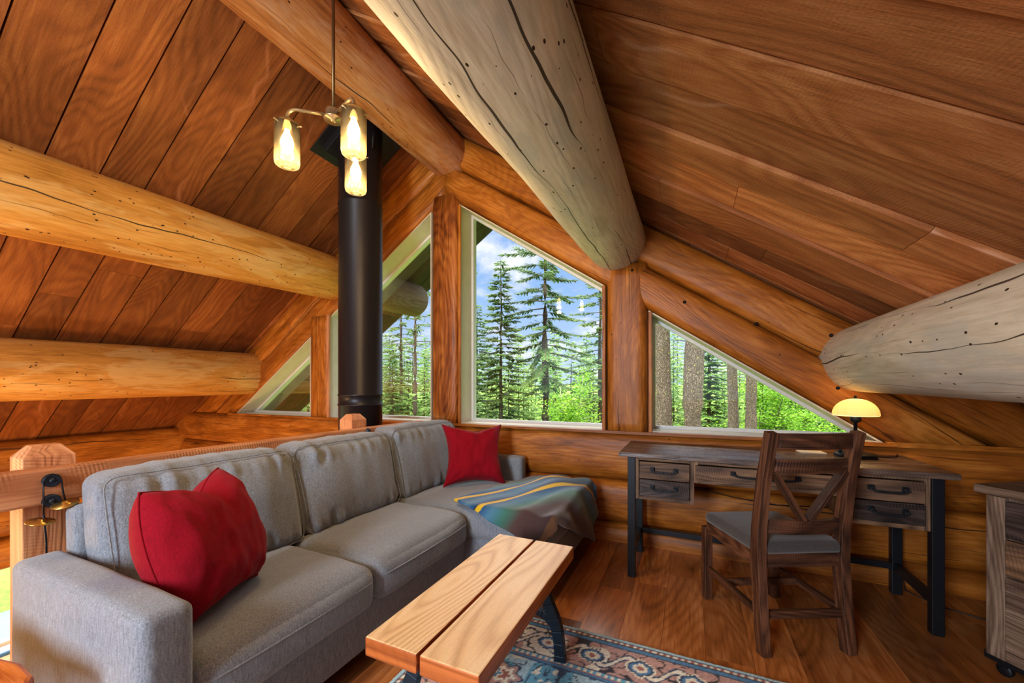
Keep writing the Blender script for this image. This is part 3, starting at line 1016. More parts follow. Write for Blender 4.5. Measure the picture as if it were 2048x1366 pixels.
# ============================================================ PENDANT
PX, PY, PZ = -1.55, 1.355, 2.47
root = thing('pendant_light', 'three-arm brass pendant with glowing seeded glass shades and dark rod', 'pendant light', (PX, PY, PZ))
mb = MB()
mb.tube([(0, 0, .0), (0, 0, zc(PX) - PZ + .01)], .0075, 10)
mb.build('rod', M['bronze'], root)
mb = MB()
mb.lathe([(0, -.0), (.055, -.002), (.06, -.02), (0, -.022)], (0, 0, zc(PX) - PZ + .01), 32, Matrix.Rotation(math.atan(SL), 3, 'Y'))
mb.build('canopy', M['bronze'], root)
mb = MB()
mb.lathe([(0, .026), (.03, .026), (.034, .02), (.034, -.012), (.043, -.014), (.043, -.022), (.012, -.022), (.012, -.030), (.0, -.031)], seg=40)
mb.build('hub', M['nickel'], root)
th = math.radians(24.43)
rgt, fwd = Vector((math.cos(th), math.sin(th), 0)), Vector((-math.sin(th), math.cos(th), 0))
for lat, dep in ((-.192, -.05), (.150, -.132), (.028, .198)):
    d = (rgt * lat + fwd * dep)
    R0 = d.length
    d.normalize()
    mb = MB()
    pts = [d * .03, d * (R0 - .04)]
    for k in range(1, 6):
        a_ = k / 5 * PI / 2
        pts.append(d * (R0 - .04 + .04 * math.sin(a_)) + Vector((0, 0, -.04 + .04 * math.cos(a_))))
    pts.append(d * R0 + Vector((0, 0, -.062)))
    mb.tube(pts, .0075, 12)
    arm = mb.build('arm', M['nickel'], root)
    c = d * R0
    mb = MB()
    mb.lathe([(0, -.045), (.018, -.047), (.024, -.058), (.024, -.066), (.047, -.070), (.047, -.074), (.02, -.076), (.016, -.10), (0, -.101)], c, 28)
    for q in range(3):
        e = Matrix.Rotation(2 * PI * q / 3 + .5, 3, 'Z') @ Vector((1, 0, 0))
        mb.tube([c + e * .03 + Vector((0, 0, -.082)), c + e * .064 + Vector((0, 0, -.082))], .0035, 8)
    mb.build('socket', M['nickel'], root)
    mb = MB()
    prof = [(.046, -.070), (.052, -.074), (.054, -.082), (.054, -.25), (.050, -.264), (.042, -.268), (.0, -.270), (0, -.267), (.040, -.265), (.048, -.261), (.0515, -.249), (.0515, -.083), (.049, -.076), (.046, -.073)]
    mb.lathe(prof, c, 40)
    mb.build('glass_shade', M['seeded'], root)
    mb = MB()
    mb.lathe([(.010, -.10), (.013, -.115), (.025, -.145), (.028, -.165), (.025, -.187), (.015, -.205), (.0, -.213)], c, 24)
    mb.build('bulb', M['bulb'], root)
    w = Vector((PX, PY, PZ)) + c
    light('pendant_bulb_light', 'POINT', (w.x, w.y, w.z - .235), 13.0, (1, .72, .38), shadow_soft_size=.03)

# ============================================================ SOFA
SX, SY = -1.6, 1.75
sofa = thing('sectional_sofa', 'grey fabric L-shaped sofa with chaise along the railing', 'sofa', (SX, SY, 0))
def spart(name, lo, hi, n=16, rad=.03, puff=(0, 0, 0), wr=.0, seed=0, fn=None, mat=None, parent=None, rot=None):
    size = [b - a for a, b in zip(lo, hi)]
    at = [(a + b) / 2 for a, b in zip(lo, hi)]
    mb = soft(size, n, rad, puff, wr, seed, fn, rot=rot, at=(at[0] - SX, at[1] - SY, at[2]))
    return mb.build(name, mat or M['sofa'], parent or sofa)
spart('base', (-1.98, .60, .055), (-1.26, 2.10, .262), 14, .02)
spart('base', (-1.98, 2.08, .055), (-.72, 2.90, .262), 14, .02)
spart('arm', (-2.02, .49, .055), (-1.205, .612, .612), 18, .028, (.004, .006, .006), .003, 1)
spart('arm', (-2.02, 2.88, .055), (-1.23, 2.995, .612), 18, .028, (.004, .006, .006), .003, 2)
spart('backrest_frame', (-2.03, .613, .055), (-1.93, 2.885, .76), 18, .028, (0, 0, 0), .003, 3)

def crease(dirz=1, amp=.010, s0=0):
    def f(q, u):
        # fine radiating creases along the seams
        k = (abs(u[2]) ** 4) * 0 + max(0, 1 - abs(abs(u[2]) - .78) * 3.2)
        w = math.sin(q.y * 85 + 3 * noise.noise(Vector((q.y * 5, s0, 0)))) * noise.noise(Vector((q.y * 7, q.z * 2.0, s0)))
        q = q.copy()
        q.x += w * amp * k * (1 if u[0] > 0 else .2)
        q.z += .5 * w * amp * k * (1 if u[2] > 0 else 0)
        return q
    return f

def seat(lo, hi, seed, front_round=.07):
    c = spart('seat_cushion', lo, hi, 26, .055, (.012, .006, .022), .005, seed,
              fn=lambda q, u: q + Vector((0, 0, -.012 * max(0, u[0]) ** 3)) + Vector((0, 0, 1)) * (.003 * noise.noise(Vector((q.x * 14, q.y * 6, seed))) * (u[2] > 0)))
    mb = MB()
    z = (lo[2] + hi[2]) / 2 + .022
    x, y0, y1 = hi[0] + .010, lo[1] + .0, hi[1] - .0
    P = []
    for i in range(30):
        f = i / 29
        bow = 1 - abs(2 * f - 1) ** 2.6
        endr = 1 - (1 - min(1, min(f, 1 - f) * 14)) ** 2
        P.append((x - .012 + .012 * bow - .045 * (1 - endr) - SX, y0 + (y1 - y0) * f - SY, z))
    mb.tube(P, .0035, 6)
    mb.build('welt', M['sofa'], c)
    return c
seat((-1.80, .615, .255), (-1.205, 1.285, .432), 11)
seat((-1.80, 1.292, .255), (-1.205, 2.045, .432), 12)
ch = spart('chaise_cushion', (-1.83, 2.055, .255), (-.70, 2.875, .432), 24, .045, (.008, .008, .02), .004, 13)

def backc(lo, hi, seed, lean=.12, puff=.045):
    def fn(q, u):
        q = crease(1, .05, seed)(q, u)
        q.x += .014 * noise.noise(Vector((q.y * 9, q.z * 3, seed + 3)))
        q.x += -lean * (u[2] + 1) / 2
        # soft sag of the top
        q.z += .006 * noise.noise(Vector((q.y * 6, seed, 1)))
        return q
    c = spart('back_cushion', lo, hi, 44, .05, (puff, .012, .012), .007, seed, fn=fn)
    hx, hy, hz = [(b_ - a_) / 2 for a_, b_ in zip(lo, hi)]
    ctr = Vector([(a_ + b_) / 2 for a_, b_ in zip(lo, hi)]) - Vector((SX, SY, 0))
    rr, pts = .05, []
    for cy, cz, a0 in ((1, 1, 0), (-1, 1, 90), (-1, -1, 180), (1, -1, 270)):
        for k in range(7):
            an = math.radians(a0 + 90 * k / 6)
            pts.append((cy * (hy - rr) + rr * math.cos(an) * .86, cz * (hz - rr) + rr * math.sin(an) * .86))
    path = []
    for i in range(len(pts)):
        p0, p1 = pts[i], pts[(i + 1) % len(pts)]
        m_ = max(1, int(math.hypot(p0[0] - p1[0], p0[1] - p1[1]) / .03))
        for k in range(m_):
            y_, z_ = p0[0] + (p1[0] - p0[0]) * k / m_, p0[1] + (p1[1] - p0[1]) * k / m_
            q = Vector((hx - .004, y_, z_))
            path.append(fn(q, (1, y_ / hy, z_ / hz)) + ctr)
    path.append(path[0])
    m2 = MB()
    m2.tube(path, .0026, 6)
    m2.build('welt', M['sofa'], c)
    return c
backc((-1.90, .64, .425), (-1.715, 1.355, .868), 21)
backc((-1.90, 1.362, .425), (-1.715, 2.05, .872), 22)
backc((-1.90, 2.075, .425), (-1.715, 2.835, .895), 23)

# ---- red cushions
def pillow(name, label, S_, T_, loc, rotm, seed, chop=.0, group=None, ears=.10, sq=0.0):
    mb = MB()
    n = 40
    def P(i, j, sd):
        u, v = i / n * 2 - 1, j / n * 2 - 1
        k = (1 - abs(u) ** 2.4) * (1 - abs(v) ** 2.4)
        t_ = T_ * max(0, k) ** .42 / 2
        # edges pulled in between the ears
        x = u * S_ / 2 * (1 - ears * (1 - v * v) * abs(u) ** 2)
        y = v * S_ / 2 * (1 - ears * (1 - u * u) * abs(v) ** 2)
        if chop and v > -.2:
            g = math.exp(-((u - .12) * 2.5) ** 2) * max(0, (v + .2) / 1.2) ** 1.6
            y -= chop * g * S_
            t_ *= 1 + .25 * g
            t_ -= .16 * T_ * math.exp(-((u - .12) * 6.0) ** 2) * max(0, v - .05) * (1 if sd > 0 else .6)
            t_ = max(t_, .0)
        x *= 1 - sq * v * v
        w = .012 * noise.noise(Vector((u * 2.2 + seed, v * 2.2, sd))) + .007 * noise.noise(Vector((u * 7 + seed, v * 3, sd * 3)))
        # creases radiating from the corners
        for cx, cy in ((-1, -1), (1, -1), (-1, 1), (1, 1)):
            dx, dy = u - cx, v - cy
            rr = math.hypot(dx, dy)
            an = math.atan2(dy * -cy, dx * -cx)
            w += .010 * math.sin(an * 11 + seed) * math.exp(-rr * 2.2) * min(1, rr * 3)
        return Vector((x, y, sd * (t_ + w * (k > .02) * min(1, k * 6))))
    b = {}
    for sd in (1, -1):
        for i in range(n + 1):
            for j in range(n + 1):
                edge = i in (0, n) or j in (0, n)
                if edge and sd < 0:
                    b[(i, j, -1)] = b[(i, j, 1)]
                    continue
                b[(i, j, sd)] = len(mb.v)
                mb.v.append(rotm @ P(i, j, sd))
    for sd in (1, -1):
        for i in range(n):
            for j in range(n):
                q = [b[(i, j, sd)], b[(i + 1, j, sd)], b[(i + 1, j + 1, sd)], b[(i, j + 1, sd)]]
                if sd < 0:
                    q.reverse()
                mb.face(q, [(0, 0)] * 4, .5, True)
    root = thing(name, label, 'pillow', loc, 0, group)
    mb.build('cover', M['red'], root)
    # seam welt
    m2 = MB()
    ring = [(i, 0) for i in range(n)] + [(n, j) for j in range(n)] + [(n - i, n) for i in range(n)] + [(0, n - j) for j in range(n)]
    pts = [rotm @ P(i, j, 1) for i, j in ring]
    pts.append(pts[0])
    m2.tube(pts, .0035, 6)
    m2.build('seam', M['red'], root)
    return root

def frame(right, up):
    r = Vector(right).normalized()
    u = Vector(up)
    u = (u - r * u.dot(r)).normalized()
    return Matrix((r, u, r.cross(u))).transposed()
pillow('throw_pillow', 'large bright red throw pillow with dented top beside the sofa arm', .435, .235, (-1.51, .79, .66), frame((-.38, .92, .04), (-.30, -.12, .94)), 1, chop=.12, sq=.30)
pillow('throw_pillow', 'smaller dark red throw pillow on the chaise in the corner', .47, .17, (-1.50, 2.60, .665), frame((.74, .66, -.03), (-.28, .25, .92)), 5, chop=0.03, ears=.2)

# ---- striped blanket over the chaise end
def blanket():
    mb = MB()
    nu, nv = 90, 90
    e1, e2 = (.56, .83), (.83, -.56)
    def P(i, j):
        a, b = i / nu, j / nv
        q = .97 + 1.17 * a
        pl = -2.29 - .30 * (q - .98)
        pr_ = -1.66 - .14 * (q - 1.1)
        p = pl + (pr_ - pl) * b
        q += .24 * max(0, p + 2.31) * (1 - a)
        x, y = e1[0] * q + e2[0] * p, e1[1] * q + e2[1] * p
        ye, xe, yb = 2.048, -.690, 2.885
        dx, dy, db = max(0, x - xe), max(0, ye - y), max(0, y - yb)
        d = math.hypot(dx, dy + db)
        z = .462 + .055 * math.exp(-((x + .86) / .20) ** 2 - ((y - 2.6) / .30) ** 2)
        z += .010 * noise.noise(Vector((x * 6, y * 6, 2))) + .009 * math.sin((x * 1.3 - y * .5) * 26) * math.exp(-((x + .78) / .2) ** 2)
        z -= max(0, d - .01) * 1.0
        fl = min(1, d / .06)
        out_ = fl * (.018 + .05 * d + .012 * math.sin((x - y) * 22))
        if dx:
            x = xe + out_ + .01
        if dy:
            y = ye - out_ - .008
        if db:
            y = yb + min(.05, out_)
        return Vector((x, y, max(.035, z))), (q, (p + 2.62) / 1.3)
    U = []
    for i in range(nu + 1):
        for j in range(nv + 1):
            v, uv = P(i, j)
            mb.v.append(v)
            U.append(uv)
    for i in range(nu):
        for j in range(nv):
            a_ = i * (nv + 1) + j
            q = (a_, a_ + nv + 1, a_ + nv + 2, a_ + 1)
            mb.face(q, [U[k] for k in q], .5, True)
    o = mb.build('throw_blanket', M['blanket'])
    so = o.modifiers.new('thick', 'SOLIDIFY')
    so.thickness = .020
    so.offset = 1
    sb = o.modifiers.new('sub', 'SUBSURF')
    sb.levels = sb.render_levels = 1
    return tag(o, 'wool blanket with brown, blue, teal and yellow stripes draped over chaise', 'blanket')
blanket()

# ============================================================ COFFEE TABLE
root = thing('coffee_table', 'long narrow two-plank wooden coffee table on dark iron legs', 'coffee table', (-.676, 1.31, 0))
for sx in (-1, 1):
    mb = MB()
    mb.box((sx * .0975, 0, .422), (.185, .885, .056), grain=1)
    o = mb.build('plank', [M['table'], M['table_edge']], root, bevel=.005)
    for p in o.data.polygons:
        if abs(p.normal.z) < .5:
            p.material_index = 1
def strip(pts, ws):
    L, Rr = [], []
    for i, p in enumerate(pts):
        a_, b_ = Vector(pts[max(0, i - 1)]), Vector(pts[min(len(pts) - 1, i + 1)])
        d = (b_ - a_).normalized()
        nn = Vector((-d.y, d.x))
        L.append(tuple(Vector(p) + nn * ws[i] / 2))
        Rr.append(tuple(Vector(p) - nn * ws[i] / 2))
    return L, Rr
def strip_mesh(mb, pts, ws, y0, y1):
    L, Rr = strip(pts, ws)
    for i in range(len(pts) - 1):
        mb.prism([L[i], L[i + 1], Rr[i + 1], Rr[i]], y0, y1)
for y in (-.33, .30):
    mb = MB()
    for sx in (-1, 1):
        cur = [(.075, .394), (.085, .35), (.098, .30), (.118, .245), (.142, .19), (.158, .14), (.166, .09), (.170, .04), (.172, .0135)]
        strip_mesh(mb, [(sx * a, b) for a, b in cur], [.062, .05, .044, .046, .050, .048, .044, .046, .052], y - .016, y + .016)
    arc = [(-.15, .165)] + [(-.135 + .27 * k / 12, .175 + .045 * math.sin(PI * k / 12)) for k in range(1, 12)] + [(.15, .165)]
    strip_mesh(mb, arc, [.05] + [.032] * 11 + [.05], y - .014, y + .014)
    mb.box((0, y, .390), (.34, .05, .010))
    mb.build('leg_frame', M['blue_iron'], root, bevel=.003)

# ============================================================ RUG
def rug():
    x0, x1, y0, y1 = -1.09, 1.34, .12, 1.868
    st = .0065
    nx, nyv = int((x1 - x0) / st), int((y1 - y0) / st)
    xs, ysv = np.linspace(x0, x1, nx + 1), np.linspace(y0, y1, nyv + 1)
    X, Y = np.meshgrid(xs, ysv, indexing='ij')
    rs = np.random.RandomState(4)
    def vn(x, y, s, seed):
        r_s = np.random.RandomState(seed)
        G = r_s.rand(256, 256)
        a, b = x * s + 50, y * s + 50
        i, j = np.floor(a).astype(int), np.floor(b).astype(int)
        fa, fb = a - i, b - j
        fa, fb = fa * fa * (3 - 2 * fa), fb * fb * (3 - 2 * fb)
        g = lambda p, q: G[p % 256, q % 256]
        return (g(i, j) * (1 - fa) + g(i + 1, j) * fa) * (1 - fb) + (g(i, j + 1) * (1 - fa) + g(i + 1, j + 1) * fa) * fb
    def hexc(h):
        return np.array(lin(h)[:3])
    C = np.zeros(X.shape + (3,))
    navy, aqua, pale, rust, cream, blush, sky, dark = [hexc(h) for h in ('#22405f', '#3f98b8', '#8fb8c6', '#9c5440', '#d6cfba', '#b08478', '#2c74a4', '#2a2830')]
    def put(mask, c):
        C[mask] = c
    dx, dy = np.minimum(X - x0, x1 - X), np.minimum(Y - y0, y1 - Y)
    d = np.minimum(dx, dy)
    along = np.where(dy < dx, X - x0, Y - y0)
    wx, wy = X + .02 * (vn(X, Y, 14, 1) - .5), Y + .02 * (vn(X, Y, 14, 2) - .5)
    # field
    n1, n2 = vn(wx, wy, 11, 3), vn(wx, wy, 26, 5)
    C[:] = aqua
    put(n1 > .62, pale)
    put((n2 > .72), cream)
    put(np.abs(n1 - .5) < .022, navy)
    put(np.abs(n2 - .42) < .03, navy)
    # repeated rosettes in the field
    def rosettes(ox, oy, per, rad, cols, mask):
        u = (X - ox) / per
        v = (Y - oy) / per
        row = np.round(v)
        uu = u + .5 * (row % 2)
        cx, cy = np.round(uu) - uu, row - v
        rr = np.hypot(cx, cy) * per
        an = np.arctan2(cy, cx)
        pet = rad * (1 + .22 * np.cos(an * 6))
        for k, c in cols:
            C[mask & (rr < pet * k)] = c
        return rr
    fld = d > .30
    rosettes(x0 + .1, y0 + .12, .30, .07, ((1, navy), (.84, blush), (.6, cream), (.34, rust)), fld)
    rosettes(x0 + .25, y0 + .27, .21, .035, ((1, cream), (.75, sky), (.4, cream)), fld)
    # border
    bd = (d > .075) & (d < .255)
    put(bd, blush)
    put(bd & (n1 > .58), cream)
    put(bd & (np.abs(n2 - .5) < .05), dark)
    w = (d - .165) + .045 * np.sin(along * 2 * PI / .2)
    put(bd & (np.abs(w) < .012), cream)
    put(bd & (np.abs(np.abs(w) - .016) < .005), navy)
    ce = (along / .2) - np.floor(along / .2 + .0)
    rr = np.hypot((ce - .5) * .2, d - .165)
    an = np.arctan2(d - .165, (ce - .5))
    pet = .040 * (1 + .12 * np.cos(an * 8))
    for k, c in ((1.35, cream), (1.15, navy), (.92, sky), (.7, cream), (.32, rust)):
        put(bd & (rr < pet * k), c)
    for a_, b_, c in ((0, .022, pale), (.022, .030, navy), (.030, .045, cream), (.045, .052, dark), (.052, .066, sky), (.066, .078, navy),
                      (.252, .260, navy), (.260, .275, cream), (.275, .282, rust), (.282, .296, sky), (.296, .304, navy)):
        put((d >= a_) & (d < b_), c)
    bead = (np.sin(along * 2 * PI / .028) > 0)
    put((d >= .030) & (d < .045) & bead, rust)
    put((d >= .260) & (d < .275) & bead, aqua)
    C *= (1.05 + .7 * rs.rand(*X.shape))[..., None]
    C = C * .8 + .2 * C.mean(axis=2, keepdims=True)
    Z = .011 + .0015 * rs.rand(*X.shape)
    Z[0, :] = Z[-1, :] = 0
    Z[:, 0] = Z[:, -1] = 0
    V = np.stack([X, Y, Z], -1).reshape(-1, 3)
    i, j = np.meshgrid(np.arange(nx), np.arange(nyv), indexing='ij')
    a0 = (i * (nyv + 1) + j).ravel()
    F = np.stack([a0, a0 + nyv + 1, a0 + nyv + 2, a0 + 1], -1)
    me = bpy.data.meshes.new('area_rug')
    me.vertices.add(len(V))
    me.vertices.foreach_set('co', V.ravel())
    me.loops.add(F.size)
    me.loops.foreach_set('vertex_index', F.ravel())
    me.polygons.add(len(F))
    me.polygons.foreach_set('loop_start', np.arange(0, F.size, 4))
    me.polygons.foreach_set('loop_total', np.full(len(F), 4))
    me.update()
    at = me.color_attributes.new('pattern', 'FLOAT_COLOR', 'POINT')
    at.data.foreach_set('color', np.concatenate([np.clip(C, 0, 1).reshape(-1, 3), np.ones((len(V), 1))], 1).ravel().astype(np.float32))
    me.materials.append(M['rug'])
    me.validate()
    o = bpy.data.objects.new('area_rug', me)
    COL.objects.link(o)
    tag(o, 'blue patterned oriental rug with flower border under the coffee table', 'rug')
rug()

# ============================================================ DESK
root = thing('writing_desk', 'rustic dark plank desk with black metal legs under the window', 'desk', (.37, 2.77, 0))
def L(v):
    return local(root, v)
mb = MB()
for k in range(4):
    mb.box(L((.362, 2.49 + .14 * (k + .5), .762)), (1.535, .139, .028), grain=0)
mb.build('desk_top', M['desk_top'], root, bevel=.003)
for lx in (-.335, 1.065):
    for ly in (2.545, 2.955):
        mb = MB()
        mb.box(L((lx, ly, .374)), (.045, .045, .748))
        mb.build('leg', M['iron'], root, bevel=.002)
    mb = MB()
    mb.box(L((lx, 2.75, .155)), (.03, .37, .045))
    mb.build('side_rail', M['iron'], root, bevel=.002)
mb = MB()
mb.box(L((.365, 2.955, .155)), (1.36, .03, .035))
mb.build('back_rail', M['iron'], root, bevel=.002)
def carcass(x0, x1, z0, z1):
    mb = MB()
    y0, y1 = 2.535, 2.96
    w = .022
    mb.box(L(((x0 + w / 2), (y0 + y1) / 2, (z0 + z1) / 2)), (w, y1 - y0, z1 - z0), grain=2)
    mb.box(L(((x1 - w / 2), (y0 + y1) / 2, (z0 + z1) / 2)), (w, y1 - y0, z1 - z0), grain=2)
    mb.box(L(((x0 + x1) / 2, (y0 + y1) / 2, z0 + .011)), (x1 - x0 - 2 * w, y1 - y0, .022), grain=0)
    mb.box(L(((x0 + x1) / 2, (y0 + y1) / 2, z1 - .011)), (x1 - x0 - 2 * w, y1 - y0, .022), grain=0)
    mb.box(L(((x0 + x1) / 2, y1 - .006, (z0 + z1) / 2)), (x1 - x0 - 2 * w, .012, z1 - z0 - .044), grain=0)
    mb.build('drawer_cabinet', M['drawer'], root, bevel=.002)
carcass(-.312, .018, .487, .748)
carcass(.712, 1.042, .487, .748)
carcass(.018, .712, .615, .748)
def handle(mb, c, w, d=-1, up=Vector((0, 0, 1)), rt=Vector((1, 0, 0)), out=Vector((0, -1, 0))):
    c = Vector(c)
    R_ = Matrix((rt, out, up)).transposed()
    for s_ in (-1, 1):
        mb.box(c + rt * s_ * w / 2 + out * .004, (.026, .008, .024), R_)
        mb.box(c + rt * s_ * (w / 2 - .004) + out * .014, (.012, .022, .014), R_)
    pts = [c + rt * (f * (w / 2 + .008)) + out * .026 + up * (-.016 * (1 - abs(f) ** 6)) for f in (-1, -.86, -.74, -.6, 0, .6, .74, .86, 1)]
    for a_, b_ in zip(pts[:-1], pts[1:]):
        mb.bar(a_, b_, .009, .011, up=tuple(up))
    return mb
def drawer(x0, x1, z0, z1, mat, hw):
    mb = MB()
    mb.box(L(((x0 + x1) / 2, 2.526, (z0 + z1) / 2)), (x1 - x0, .02, z1 - z0), grain=0)
    o = mb.build('drawer', mat, root, bevel=.003)
    if hw:
        m2 = handle(MB(), L(((x0 + x1) / 2, 2.516, (z0 + z1) / 2 + .012)), hw)
        m2.build('handle', M['iron'], o, bevel=.0015)
drawer(-.286, -.006, .619, .722, M['drawer'], .13)
drawer(-.286, -.006, .513, .614, M['drawer_dark'], .13)
drawer(.024, .706, .640, .722, M['drawer'], .30)
drawer(.738, 1.018, .619, .722, M['drawer'], .13)
drawer(.738, 1.018, .513, .614, M['drawer_dark'], .13)

# desk lamp
LX, LY = .86, 2.87
root = thing('desk_lamp', 'black table lamp with lit cream mushroom glass shade on desk', 'lamp', (LX, LY, .776))
mb = MB()
mb.lathe([(0, .0), (.094, .0), (.097, .004), (.097, .018), (.092, .023), (0, .024)], seg=48)
mb.build('base', M['iron'], root)
mb = MB()
mb.lathe([(0, .02), (.009, .022), (.009, .195), (.022, .202), (.026, .21), (.026, .245), (.02, .25), (0, .251)], seg=24)
mb.build('stem', M['iron'], root)
mb = MB()
prof = [(.108, .240)] + [(.108 * math.cos(a_) ** .9 if a_ < 1.5 else .01, .242 + .092 * math.sin(a_)) for a_ in [k / 14 * 1.5 for k in range(15)]] + [(.005, .334)]
inner = [(max(.004, a_ - .004), b_ - .003) for a_, b_ in reversed(prof)]
mb.lathe(prof + inner, seg=96, lobes=14, lobe_amt=-.028)
mb.build('lamp_shade', M['opal'], root)
mb = MB()
mb.lathe([(.03, .334), (.03, .337), (.007, .339), (.007, .348), (.004, .352), (0, .353)], seg=20)
mb.build('finial', M['iron'], root)
mb = MB()
mb.lathe([(.012, .25), (.022, .262), (.025, .275), (.018, .292), (0, .300)], seg=20)
mb.build('bulb', M['bulb'], root)
mb = MB()
mb.lathe([(0, .024), (.008, .024), (.008, .045), (.006, .048), (0, .048)], (-.075, -.02, 0), 16)
mb.build('switch', M['blue_iron'], root)
mb = MB()
mb.tube([(.09, .02, .006), (.14, .03, .004), (.19, .06, .004), (.22, .10, .006), (.235, .145, .006), (.24, .165, -.03), (.245, .165, -.3), (.25, .16, -.6), (.26, .12, -.765), (.36, -.02, -.770), (.50, -.08, -.770), (.62, -.10, -.770)], .0032, 6)
mb.build('cord', M['iron'], root)
light('desk_lamp_light', 'POINT', (LX, LY, .776 + .308), 3.0, (1, .70, .36), shadow_soft_size=.03)
mb = MB()
mb.box((.665, 2.93, .7815), (.13, .085, .009), Matrix.Rotation(.15, 3, 'Z'))
tag(mb.build('notepad', M['paper'], bevel=.001), 'small cream notepad lying on the desk left of the lamp', 'notepad')

# ============================================================ CHAIR
ang = math.radians(26.6)
root = thing('desk_chair', 'dark rustic wooden chair with slatted V back and grey seat', 'chair', (.355, 2.338, 0), ang)
cw = .192
for sx in (-1, 1):
    mb = MB()
    pts = [(sx * cw, -.245, 0), (sx * cw, -.222, .2), (sx * cw, -.205, .40), (sx * cw, -.212, .55), (sx * cw, -.245, .78), (sx * cw, -.292, .985)]
    hw_ = .021
    mb.sweep(pts, [(-hw_, -.026), (hw_, -.026), (hw_, .026), (-hw_, .026)], up=(0, 1, 0), sm=False, scales=[(1, .92), (1, 1), (1, 1.1), (1, 1), (1, .9), (1, .75)])
    mb.build('leg', M['dark_wood'], root, bevel=.003)
    mb = MB()
    mb.box((sx * cw, .225, .2), (.042, .042, .40), grain=2)
    mb.build('leg', M['dark_wood'], root, bevel=.003)
    mb = MB()
    mb.box((sx * cw, .01, .402), (.024, .40, .062), grain=1)
    mb.build('apron', M['dark_wood'], root, bevel=.002)
    mb = MB()
    mb.box((sx * cw, .0, .17), (.022, .42, .032), grain=1)
    mb.build('stretcher', M['dark_wood'], root, bevel=.002)
for y_, z_ in ((-.207, .402), (.225, .402)):
    mb = MB()
    mb.box((0, y_, z_), (.37, .024, .062), grain=0)
    mb.build('apron', M['dark_wood'], root, bevel=.002)
for y_, z_ in ((-.222, .165), (.06, .17)):
    mb = MB()
    mb.box((0, y_, z_), (.38, .024, .034), grain=0)
    mb.build('stretcher', M['dark_wood'], root, bevel=.002)
def backy(z):
    return np.interp(z, [.40, .55, .78, .985], [-.205, -.212, -.245, -.292])
for z_, h_, nm in ((.945, .068, 'top_rail'), (.835, .062, 'back_slat'), (.555, .062, 'back_slat')):
    mb = MB()
    pts = [(-.185 + .37 * k / 10, backy(z_) - .030 * (1 - (k / 5 - 1) ** 2) + .008, z_) for k in range(11)]
    mb.sweep(pts, [(-.011, -h_ / 2), (.011, -h_ / 2), (.011, h_ / 2), (-.011, h_ / 2)], up=(0, 0, 1), sm=False)
    mb.build(nm, M['dark_wood'], root, bevel=.002)
for sx in (-1, 1):
    mb = MB()
    mb.bar((sx * .160, backy(.80) - .008, .81), (sx * .012, backy(.585) - .02, .588), .020, .042, up=(0, 1, 0))
    mb.build('brace', M['dark_wood'], root, bevel=.002)
mb = soft((.415, .45, .055), 20, .022, (.004, .004, .018), .002, 3, at=(0, .0, .455))
mb.build('seat', M['seat'], root)

# ============================================================ FILE CABINET at the right edge
fa = math.radians(-57.7)
root = thing('drawer_cabinet', 'distressed wooden drawer cabinet on casters at the right edge', 'cabinet', (1.105, 2.30, 0), fa)
# local x runs along the front towards the camera, local y is depth away from the viewer
mb = MB()
for k in range(3):
    mb.box((.27, .075 + .15 * k, .753), (.60, .149, .034), grain=0)
mb.build('cabinet_top', M['cab_wood'], root, bevel=.003)
mb = MB()
mb.box((.27, .235, .408), (.53, .42, .65), grain=2)
mb.build('body', M['cab_wood'], root, bevel=.003)
for x_ in (.035, .505):
    mb = MB()
    mb.box((x_, .018, .405), (.058, .02, .655), grain=2)
    mb.build('stile', M['cab_wood'], root, bevel=.002)
mb = MB()
mb.box((.27, .235, .07), (.55, .44, .03))
mb.build('plinth', M['iron'], root, bevel=.002)
mb = MB()
mb.box((.27, .018, .10), (.412, .02, .04), grain=0)
mb.build('bottom_rail', M['cab_wood'], root, bevel=.002)
for z0, z1, mt in ((.575, .722, 'drawer_dark'), (.425, .568, 'drawer'), (.125, .418, 'cab_wood')):
    mb = MB()
    nb = 1 if z1 - z0 < .2 else 2
    hh_ = (z1 - z0) / nb
    for q in range(nb):
        mb.box((.27, .012, z0 + hh_ * (q + .5)), (.408, .022, hh_ - .001), grain=0, r=.9 if (nb == 2 and q == 0) else .4)
    o = mb.build('drawer', M[mt], root, bevel=.004)
    m2 = handle(MB(), (.27, .001, (z0 + z1) / 2 + .01), .14)
    m2.build('handle', M['iron'], o, bevel=.0015)
for x_ in (.04, .50):
    for y_ in (.05, .42):
        mb = MB()
        mb.box((x_, y_, .047), (.03, .03, .018))
        mb.lathe([(0, -.011), (.022, -.011), (.025, -.007), (.025, .007), (.022, .011), (0, .011)], (x_, y_, .025), 24, Matrix.Rotation(PI / 2, 3, 'X'))
        mb.build('caster', M['iron'], root)

# ============================================================ LIVE EDGE SIDE TABLE, lower left corner
root = thing('side_table', 'glossy live-edge wooden side table at the lower left corner', 'table', (-1.705, .195, 0))
ol = [(.345, .155), (.33, .10), (.25, .03), (.16, -.08), (.02, -.17), (-.16, -.19), (-.30, -.11), (-.34, .03), (-.26, .15), (-.10, .19), (.08, .165), (.20, .19), (.29, .185)]
mb = MB()
mb.prism(ol, .46, .50, to3=lambda a_, b_, z_: (a_, b_, z_))
mb.build('slab', M['live'], root, bevel=.010)
for a_ in (.4, 2.5, 4.6):
    mb = MB()
    mb.tube([(.12 * math.cos(a_), .09 * math.sin(a_), .505), (.17 * math.cos(a_), .12 * math.sin(a_), 0)], [.02, .014], 10)
    mb.build('leg', M['live'], root)
